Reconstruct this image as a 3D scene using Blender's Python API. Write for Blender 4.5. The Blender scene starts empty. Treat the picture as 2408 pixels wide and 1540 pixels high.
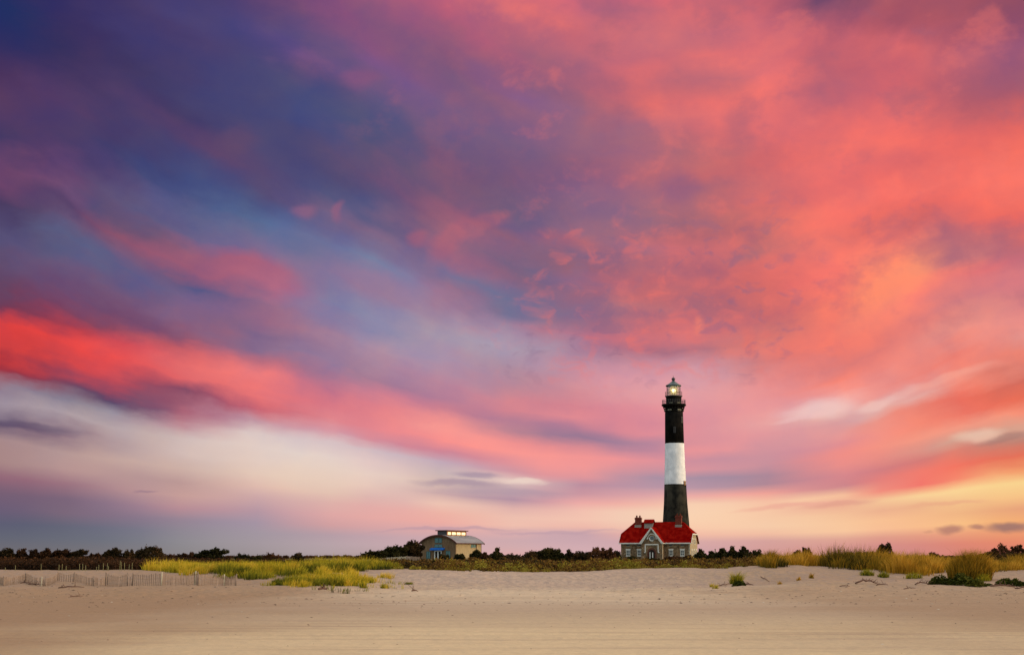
import bpy, math, random
import numpy as np
from mathutils import Vector, Matrix

# ---------------------------------------------------------------- camera
CAM_H, F, PITCH_PX = 1.8, 2408*50/36, 540.0        # eye height, focal length in reference units, horizon offset
PITCH = math.atan(PITCH_PX/F)
scene = bpy.context.scene
COL = scene.collection
cd = bpy.data.cameras.new('camera'); cam = bpy.data.objects.new('camera', cd); COL.objects.link(cam)
cd.lens = 50; cd.sensor_width = 36; cd.clip_start = 0.5; cd.clip_end = 40000
cam.location = (0, 0, CAM_H); cam.rotation_euler = (math.pi/2+PITCH, 0, 0)
scene.camera = cam
scene.view_settings.view_transform = 'Standard'; scene.view_settings.look = 'None'
scene.view_settings.exposure = 0.0; scene.view_settings.gamma = 1.0
CP, SP = math.cos(PITCH), math.sin(PITCH)

def ray(px, py):
    x = (px-1204)/F; v = (770-py)/F
    return Vector((x, CP - v*SP, SP + v*CP))
def at(px, py, Y):                                   # where a sight line meets the plane y = Y
    d = ray(px, py); s = Y/d.y
    return Vector((d.x*s, Y, CAM_H + d.z*s))
def lin(c):
    return tuple(((v/255)/12.92 if v/255 <= .04045 else ((v/255+.055)/1.055)**2.4) for v in c)

# ---------------------------------------------------------------- sun (low, from the right, already soft)
SUN_EL, SUN_AZ = math.radians(5), math.radians(97)   # azimuth from +Y towards +X
sd = bpy.data.lights.new('sun', 'SUN'); so = bpy.data.objects.new('sun', sd); COL.objects.link(so)
sd.energy = 2.1; sd.angle = math.radians(14); sd.color = (1.0, .80, .56)
sv = Vector((math.sin(SUN_AZ)*math.cos(SUN_EL), math.cos(SUN_AZ)*math.cos(SUN_EL), math.sin(SUN_EL)))
so.rotation_euler = sv.to_track_quat('Z', 'Y').to_euler(); so.location = (60, -20, 60)

# ---------------------------------------------------------------- sunset sky
# columns of cloud colour from the horizon up, 150 reference units of azimuth apart: (height above the frame's top, r, g, b)
SKY = [
[0,32,48,98,80,44,46,96,128,66,48,92,170,72,50,92,235,88,60,100,300,68,58,98,340,95,64,104,395,112,68,106,425,100,66,108,455,70,58,98,500,74,64,104,540,84,80,122,575,84,78,118,615,98,76,108,657,96,72,104,678,94,66,100,700,100,58,88,721,130,60,84,738,190,64,72,755,220,66,66,798,222,68,64,828,180,52,58,862,150,48,62,887,120,60,82,900,150,130,146,921,160,146,158,947,158,140,152,977,130,112,132,998,86,72,100,1015,150,124,134,1041,172,140,140,1075,165,132,132,1100,130,108,122,1122,150,100,118,1147,122,96,116,1190,106,92,118,1224,100,94,118,1233,84,92,112,1262,100,102,116,1300,112,108,114],
[0,56,48,96,64,58,48,96,128,56,48,94,179,66,52,96,235,84,60,102,277,82,60,104,324,68,60,104,367,78,60,104,405,104,68,108,448,118,78,114,469,90,66,106,490,80,64,104,520,96,72,106,555,90,84,122,580,92,98,136,606,86,86,126,640,112,88,120,657,110,84,120,691,110,76,110,717,120,68,98,751,138,66,88,770,180,64,76,789,226,70,70,828,244,76,70,862,210,72,76,887,140,64,86,913,84,72,102,934,106,106,134,951,158,144,154,981,176,160,166,1003,160,140,148,1020,136,108,124,1041,172,146,148,1084,190,156,150,1118,176,140,142,1135,158,116,128,1160,134,104,122,1190,106,98,122,1207,124,104,122,1233,102,102,120,1250,96,102,118,1280,112,112,122,1300,116,112,116],
[0,66,56,104,85,66,58,106,149,62,54,98,192,70,58,100,235,80,62,104,277,74,62,104,320,72,62,106,363,66,60,104,405,66,66,112,435,84,70,114,465,104,78,116,486,82,82,122,503,78,86,128,529,94,76,110,555,120,80,110,576,146,84,110,606,130,92,122,636,84,84,128,657,96,92,134,670,120,100,138,695,116,86,120,721,108,76,112,751,120,72,104,776,150,76,96,798,196,80,90,828,224,84,92,862,222,86,90,887,214,82,86,904,150,72,96,921,94,66,98,939,96,74,106,956,122,106,136,973,160,144,156,994,190,174,176,1015,184,164,166,1028,170,144,150,1054,190,164,162,1092,200,168,158,1122,182,148,148,1156,180,142,146,1177,156,126,142,1203,138,116,138,1224,130,116,134,1250,112,116,132,1280,120,120,128,1301,126,120,124],
[0,70,62,112,51,74,66,116,94,76,64,110,149,66,62,112,192,70,62,108,235,70,66,110,277,68,60,104,316,88,66,106,354,94,70,108,380,76,72,116,405,66,78,128,448,68,76,124,482,78,86,130,512,92,92,134,537,122,100,134,559,92,92,136,580,136,94,124,606,166,92,116,636,152,92,120,657,120,88,122,670,88,88,132,695,102,90,132,721,130,102,138,751,136,98,128,781,134,88,116,802,176,92,108,828,214,102,108,857,224,108,110,896,222,104,108,917,200,94,102,934,130,76,102,951,120,84,116,968,176,104,122,994,180,116,132,1009,196,150,158,1024,206,186,184,1058,212,192,188,1101,208,180,170,1130,186,152,150,1160,206,166,156,1177,196,152,152,1207,182,138,150,1216,154,134,150,1250,146,138,148,1280,146,142,146,1305,140,134,136],
[0,90,66,112,26,84,68,116,64,78,70,124,128,72,68,116,213,74,72,116,277,70,70,116,341,80,74,114,392,88,72,112,427,86,72,112,452,78,80,124,490,86,96,138,520,90,112,152,555,102,108,148,585,120,110,148,606,158,104,132,640,172,98,126,657,170,102,130,674,178,104,130,695,150,106,136,721,144,104,134,751,154,104,132,781,122,100,136,811,136,106,138,840,160,102,126,862,214,116,124,887,240,124,124,921,236,118,118,951,200,98,112,964,150,106,134,981,182,132,152,998,208,180,184,1024,218,200,196,1067,228,206,196,1118,226,198,182,1148,222,184,172,1169,206,168,168,1195,188,152,162,1216,166,146,164,1254,162,150,160,1288,164,152,156,1310,150,140,142],
[0,136,80,120,43,120,80,118,77,104,80,124,115,96,80,124,145,116,84,130,171,100,80,122,200,82,78,120,239,76,80,122,299,70,76,126,341,80,74,116,384,78,72,114,427,80,76,118,461,80,82,124,486,100,88,126,503,118,96,132,537,98,100,144,572,110,112,152,610,118,112,148,640,134,116,150,657,146,114,146,670,130,116,152,700,128,120,158,734,138,122,158,755,150,118,148,785,164,120,144,819,146,116,148,849,148,122,154,879,166,116,142,904,180,112,138,930,214,118,134,956,216,118,130,981,220,132,140,998,222,146,152,1015,206,160,174,1032,216,192,194,1067,230,210,200,1118,232,206,188,1160,228,194,176,1177,220,178,170,1203,222,168,166,1233,206,158,160,1250,178,154,164,1288,182,164,168,1310,168,152,154],
[0,164,90,124,43,138,88,122,85,134,86,122,128,132,84,126,162,124,86,136,188,118,88,130,222,114,88,128,256,90,86,126,299,86,84,124,341,90,84,120,384,92,82,116,418,110,82,116,452,112,82,116,478,88,86,124,503,96,90,128,529,98,92,130,555,118,98,130,589,138,106,138,614,108,118,156,640,124,130,164,657,146,124,158,683,150,122,150,713,154,120,150,742,134,132,166,777,148,142,168,806,164,142,166,836,172,142,164,866,168,132,156,887,162,122,148,909,180,122,148,930,222,130,142,956,230,130,136,990,232,136,140,1020,228,134,144,1037,210,138,152,1050,190,164,180,1067,212,190,194,1084,218,186,190,1101,230,206,196,1135,232,202,188,1165,222,182,176,1182,218,170,170,1199,232,172,166,1233,228,168,162,1250,196,162,170,1288,196,168,172,1310,176,152,152],
[0,186,96,122,34,184,94,120,68,164,92,120,107,136,88,124,141,134,86,120,179,124,90,124,222,128,90,126,265,118,92,132,299,108,88,128,333,110,90,126,367,116,84,118,405,122,86,116,448,126,88,118,478,122,88,122,503,156,94,118,529,148,98,124,555,146,100,126,580,156,102,126,606,170,104,126,631,118,106,142,657,120,116,154,674,146,110,140,695,164,110,136,717,146,122,156,751,162,134,158,785,160,150,172,815,172,146,168,845,168,144,170,870,180,142,162,904,192,132,152,934,184,126,150,960,196,126,144,977,232,140,142,1007,254,156,146,1041,250,146,142,1062,214,132,146,1077,164,140,166,1092,200,172,184,1109,226,202,192,1122,160,140,160,1131,200,170,170,1137,214,186,176,1148,166,138,156,1165,208,172,170,1182,238,198,180,1212,238,176,162,1237,236,172,164,1254,206,168,172,1297,206,172,176],
[0,208,106,118,34,192,104,122,73,180,98,120,111,160,96,122,149,164,94,122,188,146,92,122,226,136,94,136,256,148,98,124,299,134,96,130,341,122,94,126,384,122,88,122,427,118,86,120,469,114,90,122,512,112,94,126,537,116,94,130,568,144,98,120,597,126,98,128,619,108,98,130,640,140,96,118,657,122,100,136,683,120,108,142,708,110,112,146,734,118,114,146,755,152,128,154,785,172,144,164,810,172,158,176,836,172,150,170,870,172,138,158,913,184,134,152,947,212,132,144,981,198,128,146,998,160,122,150,1015,190,132,146,1032,238,144,144,1062,250,152,146,1083,240,150,150,1099,164,136,160,1109,210,150,160,1122,226,180,176,1135,226,202,194,1145,222,190,184,1160,170,144,164,1182,184,146,162,1199,234,186,174,1229,240,196,176,1246,238,180,170,1258,202,168,174,1293,212,172,172,1305,220,168,164],
[0,206,104,122,51,206,108,118,85,198,102,116,119,180,102,122,162,162,98,122,200,168,98,120,239,152,98,122,273,148,100,128,307,144,100,128,341,148,100,126,384,142,94,122,427,132,92,126,469,128,96,132,512,132,98,130,546,144,102,130,576,180,104,116,597,130,100,130,631,150,98,118,657,142,104,136,674,150,104,128,704,138,106,134,734,134,108,140,755,150,112,138,777,194,116,132,798,180,118,140,823,164,130,154,853,186,142,162,887,200,142,158,921,208,142,152,956,208,130,144,981,224,138,146,1003,186,126,148,1028,152,120,146,1050,220,140,146,1075,246,152,148,1105,246,154,150,1126,220,150,156,1148,168,142,162,1165,214,154,160,1186,240,174,168,1203,242,194,176,1229,244,196,176,1241,236,180,168,1252,196,162,172,1293,212,174,178],
[0,202,102,120,26,178,102,124,55,204,108,120,94,204,112,122,128,188,104,122,158,212,108,116,188,212,108,114,230,208,106,112,265,210,108,112,299,178,106,122,341,172,106,120,367,158,100,126,401,176,104,118,427,164,100,122,461,160,106,128,491,160,104,122,516,146,106,130,550,164,106,122,585,146,106,132,619,172,104,118,657,176,104,120,674,190,102,110,700,190,108,116,721,184,112,122,742,160,104,126,768,190,108,118,789,216,116,122,811,182,108,122,832,164,110,136,853,196,140,156,887,222,154,164,930,224,156,162,964,222,140,152,998,212,134,150,1020,228,142,150,1037,170,130,154,1054,176,130,154,1067,200,140,156,1088,248,152,150,1105,196,144,158,1122,176,144,162,1143,186,148,164,1165,220,164,166,1182,240,176,164,1199,244,206,180,1233,244,206,180,1254,240,180,164,1276,204,166,172,1297,214,172,172],
[0,214,106,116,26,220,112,114,60,202,108,120,90,196,108,120,124,218,112,116,154,200,108,118,183,180,104,120,213,204,108,114,243,228,112,112,273,232,116,114,307,210,108,114,341,176,104,116,375,188,108,114,405,190,104,112,435,164,100,118,461,176,104,116,491,190,108,114,525,170,104,114,550,186,104,110,576,218,112,112,606,208,110,114,631,196,108,114,657,210,110,112,683,204,108,110,713,172,104,118,742,164,102,120,764,222,114,112,789,230,126,124,811,170,110,126,836,168,116,134,857,206,144,156,887,208,154,166,921,222,156,162,956,224,150,158,998,222,148,156,1041,220,146,154,1062,236,150,152,1084,196,142,158,1101,222,150,156,1122,168,142,160,1148,186,150,164,1165,238,172,164,1186,248,210,178,1233,250,208,174,1254,246,192,166,1271,218,170,166,1297,206,162,166],
[0,196,98,112,26,196,100,116,64,206,106,118,107,216,108,116,141,226,112,116,171,236,116,116,213,244,118,112,247,234,114,112,290,228,112,114,333,222,108,110,375,214,104,106,418,200,106,112,452,206,108,112,478,220,110,108,499,198,104,110,516,230,118,106,537,206,110,110,572,174,106,114,593,186,110,116,614,212,108,108,657,216,108,104,691,214,108,106,725,212,110,106,755,200,106,110,785,214,120,112,815,236,126,114,840,206,120,122,862,196,128,134,887,228,142,142,921,228,146,148,956,232,152,154,994,232,164,162,1024,226,152,156,1062,206,146,156,1088,206,146,156,1113,176,136,152,1131,160,132,150,1143,190,140,150,1156,238,158,150,1177,246,192,164,1203,246,200,166,1241,246,204,170,1258,240,186,160,1271,214,162,156,1297,212,156,150],
[0,104,70,104,17,124,78,112,43,160,88,112,73,196,98,112,107,190,98,112,149,184,96,112,192,190,100,114,230,180,98,118,260,196,100,112,290,224,108,110,324,228,110,110,358,232,112,108,397,236,112,110,427,232,110,108,461,228,108,108,486,240,114,108,525,248,120,106,568,248,122,108,610,246,120,110,657,244,116,108,691,250,124,108,725,252,126,106,768,246,124,108,794,240,122,110,828,242,124,110,862,216,122,120,887,244,132,118,913,240,142,134,934,236,156,152,951,238,188,186,973,228,176,170,994,218,156,158,1024,230,154,152,1050,222,142,148,1075,238,142,136,1101,230,142,140,1122,214,136,142,1139,180,130,144,1150,220,140,140,1160,246,186,156,1173,248,206,164,1186,240,178,150,1201,224,160,142,1212,248,200,158,1250,248,200,160,1263,226,170,150,1288,212,150,144],
[0,172,90,102,26,166,84,100,55,170,86,102,85,204,100,110,111,222,108,110,137,200,98,110,171,206,100,110,205,208,100,110,239,220,106,110,277,230,110,110,311,240,112,106,337,246,116,106,363,216,104,108,397,222,104,104,431,236,110,104,461,246,116,106,491,236,108,102,516,220,104,98,542,208,104,104,563,252,124,108,606,254,140,110,640,254,148,112,657,254,146,110,691,254,142,112,725,252,134,114,759,246,132,114,789,232,124,116,819,234,132,122,849,238,134,124,883,238,136,126,913,236,146,138,930,228,160,156,947,236,190,180,960,222,160,154,981,232,140,126,998,246,142,122,1028,248,148,128,1054,248,154,132,1071,226,140,130,1088,202,122,124,1105,220,126,124,1131,246,128,112,1152,238,124,116,1160,244,180,146,1169,252,216,158,1180,238,178,144,1190,226,162,138,1207,248,192,144,1246,248,188,146,1254,236,172,142,1267,216,144,132,1293,210,140,136],
[0,164,84,98,34,170,88,104,68,170,88,106,98,184,96,112,128,200,104,114,162,188,98,112,196,176,94,110,230,182,94,108,265,200,100,106,299,216,102,104,333,226,104,102,367,232,108,102,405,240,112,104,448,242,114,104,482,238,108,100,508,222,108,106,533,202,108,112,568,200,114,118,597,184,112,124,619,198,116,124,640,234,118,116,657,230,120,120,683,222,124,124,708,214,126,128,734,226,134,128,764,226,140,132,798,230,146,138,823,238,132,120,845,240,124,108,866,238,132,118,887,236,144,132,898,238,156,142,909,238,124,104,934,236,110,92,960,232,108,92,986,246,130,110,1007,240,160,136,1024,232,188,164,1041,190,138,126,1054,222,140,120,1075,226,118,104,1096,244,118,98,1122,246,130,106,1143,246,184,132,1152,252,214,150,1169,250,206,144,1186,242,188,138,1199,232,170,132,1216,248,192,132,1233,250,192,134,1254,236,162,124,1271,224,136,116,1297,216,134,118],
[0,140,78,102,26,136,76,104,64,148,82,110,107,160,90,118,141,158,90,116,179,160,90,114,213,168,90,108,247,190,94,102,282,208,98,100,316,228,106,100,363,244,114,100,405,248,116,102,444,248,118,104,478,242,110,98,512,236,106,98,546,214,108,108,580,204,108,110,610,196,110,122,636,216,122,128,657,214,122,130,683,206,124,132,713,220,132,132,742,232,140,136,781,232,150,140,806,240,134,116,836,240,134,114,853,216,120,106,870,190,104,94,896,196,112,100,921,222,106,84,947,244,128,102,973,244,156,132,990,236,170,146,1007,170,130,120,1028,180,132,120,1050,206,116,96,1075,232,108,82,1096,238,130,90,1103,252,210,140,1126,250,214,144,1160,248,196,134,1173,240,180,130,1190,228,158,122,1207,246,178,116,1241,238,158,112,1263,236,148,108,1280,226,132,104,1297,222,130,110]]
SKYX = np.linspace(0, 2408, 17)
# the cloud bands fan out from one point on the horizon: how much each azimuth stretches their height
FAN = np.array([2.03,1.84,1.69,1.56,1.50,1.41,1.28,1.15,1.05,1.0,.97,.96,1.0,1.08,1.22,1.38,1.55])
SKYC = []
for c in SKY:
    a = np.array(c, float).reshape(-1, 4); SKYC.append((a[:, 0], np.array([lin(r) for r in a[:, 1:]])))
def sky_colour(x, y):
    x = min(max(x, 0), 2408); t = x/150.5; i = min(int(t), 15); t -= i
    gw = np.interp(x, SKYX, FAN); w = (1310-y)/gw
    puffy = min(max((760-y)/220, 0), 1)*min(max((x-1300)/350, 0), 1)      # high on the right the clouds are lumps, not bands
    P = []
    for k in (i-1, i, i+1, i+2):
        k = min(max(k, 0), 16); yy = 1310 - w*(FAN[k]*(1-puffy)+gw*puffy)
        P.append(np.array([np.interp(yy, SKYC[k][0], SKYC[k][1][:, j]) for j in range(3)]))
    a, b, c, d = P
    r = .5*((2*b)+(-a+c)*t+(2*a-5*b+4*c-d)*t*t+(-a+3*b-3*c+d)*t**3)
    return np.maximum(r, np.minimum(b, c)*.8)

world = bpy.data.worlds.new('World'); scene.world = world; world.use_nodes = True
wt = world.node_tree; wt.nodes.clear()
class G:                                             # small node-building helpers
    def __init__(s, t): s.t = t; s.n = t.nodes; s.l = t.links
    def put(s, sock, v):
        if isinstance(v, bpy.types.NodeSocket): s.l.new(v, sock)
        elif v is not None:
            if hasattr(sock.default_value, '__len__') and len(sock.default_value) == 4 and len(v) == 3: v = (*v, 1)
            sock.default_value = v
    def m(s, op, a, b=None, c=None, clamp=False):
        n = s.n.new('ShaderNodeMath'); n.operation = op; n.use_clamp = clamp
        for k, v in enumerate((a, b, c)): s.put(n.inputs[k], v)
        return n.outputs[0]
    def step(s, v, a, b, lo=0., hi=1., kind='SMOOTHSTEP'):
        n = s.n.new('ShaderNodeMapRange'); n.interpolation_type = kind
        for k, q in enumerate((v, a, b, lo, hi)): s.put(n.inputs[k], q)
        return n.outputs[0]
    def mix(s, f, a, b, kind='MIX'):
        n = s.n.new('ShaderNodeMix'); n.data_type = 'RGBA'; n.blend_type = kind
        s.put(n.inputs[0], f); s.put(n.inputs[6], a); s.put(n.inputs[7], b)
        return n.outputs[2]
    def xyz(s, x, y, z=0.):
        n = s.n.new('ShaderNodeCombineXYZ')
        for k, v in enumerate((x, y, z)): s.put(n.inputs[k], v)
        return n.outputs[0]
    def sep(s, v):
        n = s.n.new('ShaderNodeSeparateXYZ'); s.put(n.inputs[0], v); return n.outputs
    def noise(s, vec, scale, detail=4., rough=.5, dist=0., col=False):
        n = s.n.new('ShaderNodeTexNoise'); s.put(n.inputs['Vector'], vec)
        n.inputs['Scale'].default_value = scale; n.inputs['Detail'].default_value = detail
        n.inputs['Roughness'].default_value = rough; n.inputs['Distortion'].default_value = dist
        return n.outputs[1 if col else 0]
    def ramp(s, f, stops, kind='LINEAR'):
        n = s.n.new('ShaderNodeValToRGB'); r = n.color_ramp; r.interpolation = kind
        while len(r.elements) < len(stops): r.elements.new(.5)
        for e, (p, c) in zip(r.elements, stops): e.position = p; e.color = (*c, 1)
        s.put(n.inputs[0], f); return n.outputs[0]
g = G(wt)
tc = wt.nodes.new('ShaderNodeTexCoord'); dx, dy, dz = g.sep(tc.outputs['Generated'])
az = g.m('ARCTAN2', dx, dy)
flat = g.m('SQRT', g.m('ADD', g.m('MULTIPLY', dx, dx), g.m('MULTIPLY', dy, dy)))
V = g.m('DIVIDE', dz, g.m('MAXIMUM', flat, .02))
A0, A1 = math.atan(-1290/F), math.atan(1290/F)
def image_x(a): return 1204 + F*math.tan(a)*1.0      # azimuth to reference units on the horizon
fc = wt.nodes.new('ShaderNodeFloatCurve'); cu = fc.mapping.curves[0]
def fan_of(a): return float(np.interp(1204+F*math.tan(a), SKYX, FAN))
pts = [(k/16, fan_of(A0+(A1-A0)*k/16)/3) for k in range(17)]
cu.points[0].location = pts[0]; cu.points[1].location = pts[-1]
for p in pts[1:-1]: cu.points.new(*p)
fc.mapping.update()
aN = g.step(az, A0, A1, 0, 1, 'LINEAR')
g.put(fc.inputs['Value'], aN); fc.inputs['Factor'].default_value = 1
f0 = g.step(az, .02, .12, .29, .13)
fade = g.step(g.m('SUBTRACT', V, f0), 0, .16, 1., .30)
W = g.m('DIVIDE', V, g.m('ADD', 1., g.m('MULTIPLY', g.m('SUBTRACT', g.m('MULTIPLY', fc.outputs[0], 3.0), 1.), fade)))       # height along the fan of bands
# cloud texture: stretched along the bands, rounder higher up
lw = g.m('LOGARITHM', g.m('ADD', g.m('MAXIMUM', W, 0.), .05), math.e)
ragged = g.noise(g.xyz(g.m('MULTIPLY', az, 9.), g.m('MULTIPLY', lw, 5.), 3.1), 1.6, 5., .55, .25, True)
fine = g.noise(g.xyz(g.m('MULTIPLY', az, 26.), g.m('MULTIPLY', V, 48.), 7.7), 1., 4., .5, .1, True)
rx, ry, rz = g.sep(ragged); fx, fy, fz = g.sep(fine)
up = g.step(V, .01, .16)
amp = g.m('MULTIPLY', up, .085)
W2 = g.m('ADD', W, g.m('MULTIPLY', g.m('ADD', g.m('SUBTRACT', rx, .5), g.m('MULTIPLY', g.m('SUBTRACT', fx, .5), .40)), g.m('MULTIPLY', amp, .26)))
a2 = g.m('ADD', az, g.m('MULTIPLY', g.m('ADD', g.m('SUBTRACT', ry, .5), g.m('MULTIPLY', g.m('SUBTRACT', fy, .5), .45)), g.m('ADD', .008, g.m('MULTIPLY', up, .055))))
def ss(a, b, x): t = min(max((x-a)/(b-a), 0), 1); return t*t*(3-2*t)
VG = np.linspace(0, .75, 600)
def v_of(a, ws_):                                    # inverse of the line above, for one azimuth
    f0_ = .29+(.13-.29)*ss(.02, .12, a); gg = fan_of(a)
    wv = np.array([v/(1+(gg-1)*(1-.70*ss(0, .16, v-f0_))) for v in VG]); return np.interp(ws_, wv, VG)
NC, NS, WMAX = 31, 60, .46
ws = [WMAX*(k/(NS-1))**1.25 for k in range(NS)]; wmid = ws[NS//2]
AL, AH = math.atan(-1330/F), math.atan(1330/F)
lo_f = g.m('DIVIDE', W2, wmid); hi_f = g.m('DIVIDE', g.m('SUBTRACT', W2, wmid), WMAX-wmid)
half = g.m('GREATER_THAN', W2, wmid)
tcol = g.step(a2, AL, AH, 0, NC-1, 'LINEAR')
col = None
for k in range(NC):
    a = AL+(AH-AL)*k/(NC-1); vs_ = v_of(a, ws); lo, hi = [], []
    for j, w in enumerate(ws):
        v = float(vs_[j]); d = Vector((math.tan(a), 1, v*math.sqrt(1+math.tan(a)**2)))
        dep = d.y*CP + d.z*SP; c = sky_colour(1204+F*d.x/dep, 770-F*(d.z*CP-d.y*SP)/dep)
        if j <= NS//2: lo.append((w/wmid, c))
        if j >= NS//2: hi.append(((w-wmid)/(WMAX-wmid), c))
    c = g.mix(half, g.ramp(lo_f, lo), g.ramp(hi_f, hi))
    col = c if col is None else g.mix(g.m('SUBTRACT', tcol, k-1., clamp=True), col, c)
# separate wisps and small dark clouds: x, y, half length, half height, tilt, colour, strength
WISPS = [(1930,962,80,22,10,(240,204,198),.6),(2060,948,48,14,14,(240,206,198),.5),(2115,925,55,11,20,(240,190,180),.4),(2230,890,110,10,16,(246,176,158),.4),
 (1880,985,60,8,14,(238,190,188),.5),(2300,1022,52,18,6,(244,206,182),.55),(2360,1030,60,10,12,(150,118,114),.5),(1240,1135,55,8,2,(238,214,200),.8),
 (1090,1140,110,9,-4,(158,134,156),.6),(1130,1121,60,9,-2,(160,138,160),.7),(1190,1160,150,9,-2,(172,146,164),.45),
 (2372,1240,62,12,4,(150,112,108),.85),(2228,1247,26,11,0,(176,122,110),.8),(2286,1243,18,6,0,(170,120,108),.75),(2180,1250,12,4,0,(206,146,120),.5),
 (1860,1190,130,6,3,(236,168,150),.6),(1985,1188,80,7,5,(222,154,138),.55),(2230,1185,90,6,3,(232,164,132),.5),
 (1060,1245,180,4,1,(178,148,164),.55),(1300,1249,150,4,0,(186,154,168),.5),(338,1160,28,3,1,(150,120,136),.6),(60,1003,120,10,-6,(84,70,100),.5),
 (1760,800,18,45,18,(232,118,108),.6),(1640,770,14,28,-25,(240,128,112),.6),(1740,300,38,60,0,(150,96,118),.4),(1600,440,45,45,10,(150,96,128),.4),
 (715,497,34,22,0,(146,98,130),.6),(800,497,16,26,0,(150,96,126),.6),(985,560,32,26,0,(168,96,118),.6),(1060,560,30,90,-35,(176,98,118),.45),(1150,515,50,22,8,(172,98,116),.5),
 (840,185,50,32,10,(140,86,124),.6),(560,330,55,40,20,(98,72,108),.5)]
q0 = g.xyz(g.m('MULTIPLY', g.m('ADD', az, g.m('MULTIPLY', g.m('SUBTRACT', fy, .5), .020)), F), g.m('MULTIPLY', g.m('ADD', V, g.m('MULTIPLY', g.m('SUBTRACT', fx, .5), .012)), F))
for (x, y, rx_, ry_, ang, c, st) in WISPS:
    d = ray(x, y); ca = math.atan2(d.x, d.y)*F; cv = d.z/math.hypot(d.x, d.y)*F
    mp = wt.nodes.new('ShaderNodeMapping'); mp.vector_type = 'TEXTURE'; g.put(mp.inputs['Vector'], q0)
    mp.inputs['Location'].default_value = (ca, cv, 0); mp.inputs['Rotation'].default_value = (0, 0, math.radians(ang)); mp.inputs['Scale'].default_value = (rx_*1.35, ry_*1.35, 1)
    gr = wt.nodes.new('ShaderNodeTexGradient'); gr.gradient_type = 'SPHERICAL'; g.put(gr.inputs[0], mp.outputs[0])
    col = g.mix(g.step(gr.outputs[0], 0, .75, 0, st), col, lin(c))
# cloud lumps in the lit part, high up
lump = g.noise(g.xyz(g.m('MULTIPLY', az, 30.), g.m('MULTIPLY', V, 34.), 1.3), 1.0, 6., .55, .15)
right = g.m('MULTIPLY', g.step(g.m('ADD', az, g.m('MULTIPLY', V, .6)), .02, .22), g.step(V, .10, .20))
puff = g.noise(g.xyz(g.m('MULTIPLY', az, 17.), g.m('MULTIPLY', V, 21.), 5.2), 1.0, 5., .58, .15)
col = g.mix(g.m('MULTIPLY', g.step(puff, .52, .68), g.m('MULTIPLY', right, .42)), col, lin((158, 96, 118)))
col = g.mix(g.m('MULTIPLY', g.step(puff, .46, .30), g.m('MULTIPLY', right, .30)), col, lin((250, 124, 112)))
fleck = g.noise(g.xyz(g.m('MULTIPLY', az, 52.), g.m('MULTIPLY', V, 74.), 2.6), 1.0, 3., .55, .5)
mid = g.m('MULTIPLY', g.m('MULTIPLY', g.step(az, -.06, .06), g.step(az, .26, .16)), g.m('MULTIPLY', g.step(V, .10, .15), g.step(V, .30, .20)))
col = g.mix(g.m('MULTIPLY', g.step(fleck, .52, .74), g.m('MULTIPLY', mid, .42)), col, lin((238, 116, 108)))
col = g.mix(g.m('MULTIPLY', g.step(fleck, .46, .32), g.m('MULTIPLY', mid, .40)), col, lin((134, 102, 132)))
lum = g.m('ADD', 1., g.m('MULTIPLY', g.m('SUBTRACT', lump, .5), g.m('MULTIPLY', up, .55)))
col = g.mix(1., col, g.xyz(lum, g.m('ADD', .5, g.m('MULTIPLY', lum, .5)), g.m('SUBTRACT', 1.3, g.m('MULTIPLY', lum, .3))), 'MULTIPLY')
# the rest of the sky: sunset glow to the right, paling blue behind, extra brightness added overhead to light the sand, over a clear evening sky
nis = wt.nodes.new('ShaderNodeTexSky'); nis.sky_type = 'NISHITA'; nis.sun_disc = False
nis.sun_elevation = SUN_EL; nis.sun_rotation = SUN_AZ
rest = g.mix(g.step(dx, -1., 1.), (.26, .31, .42), (1.05, .70, .48))
rest = g.mix(g.step(dy, .2, -.8), rest, g.mix(g.step(dx, -.8, .9), (.46, .58, .70), (.62, .66, .67)))
rest = g.mix(g.step(dz, .45, .85), rest, (1.36, 1.25, 1.12))
rest = g.mix(1., rest, g.mix(.08, (0, 0, 0), nis.outputs[0]), 'ADD')
inside = g.m('MULTIPLY', g.step(g.m('ABSOLUTE', az), .40, .72, 1, 0), g.step(V, .45, .62, 1, 0))
bg = wt.nodes.new('ShaderNodeBackground'); g.put(bg.inputs[0], g.mix(inside, rest, col)); bg.inputs[1].default_value = 1.0
wo = wt.nodes.new('ShaderNodeOutputWorld'); wt.links.new(bg.outputs[0], wo.inputs[0])

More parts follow.
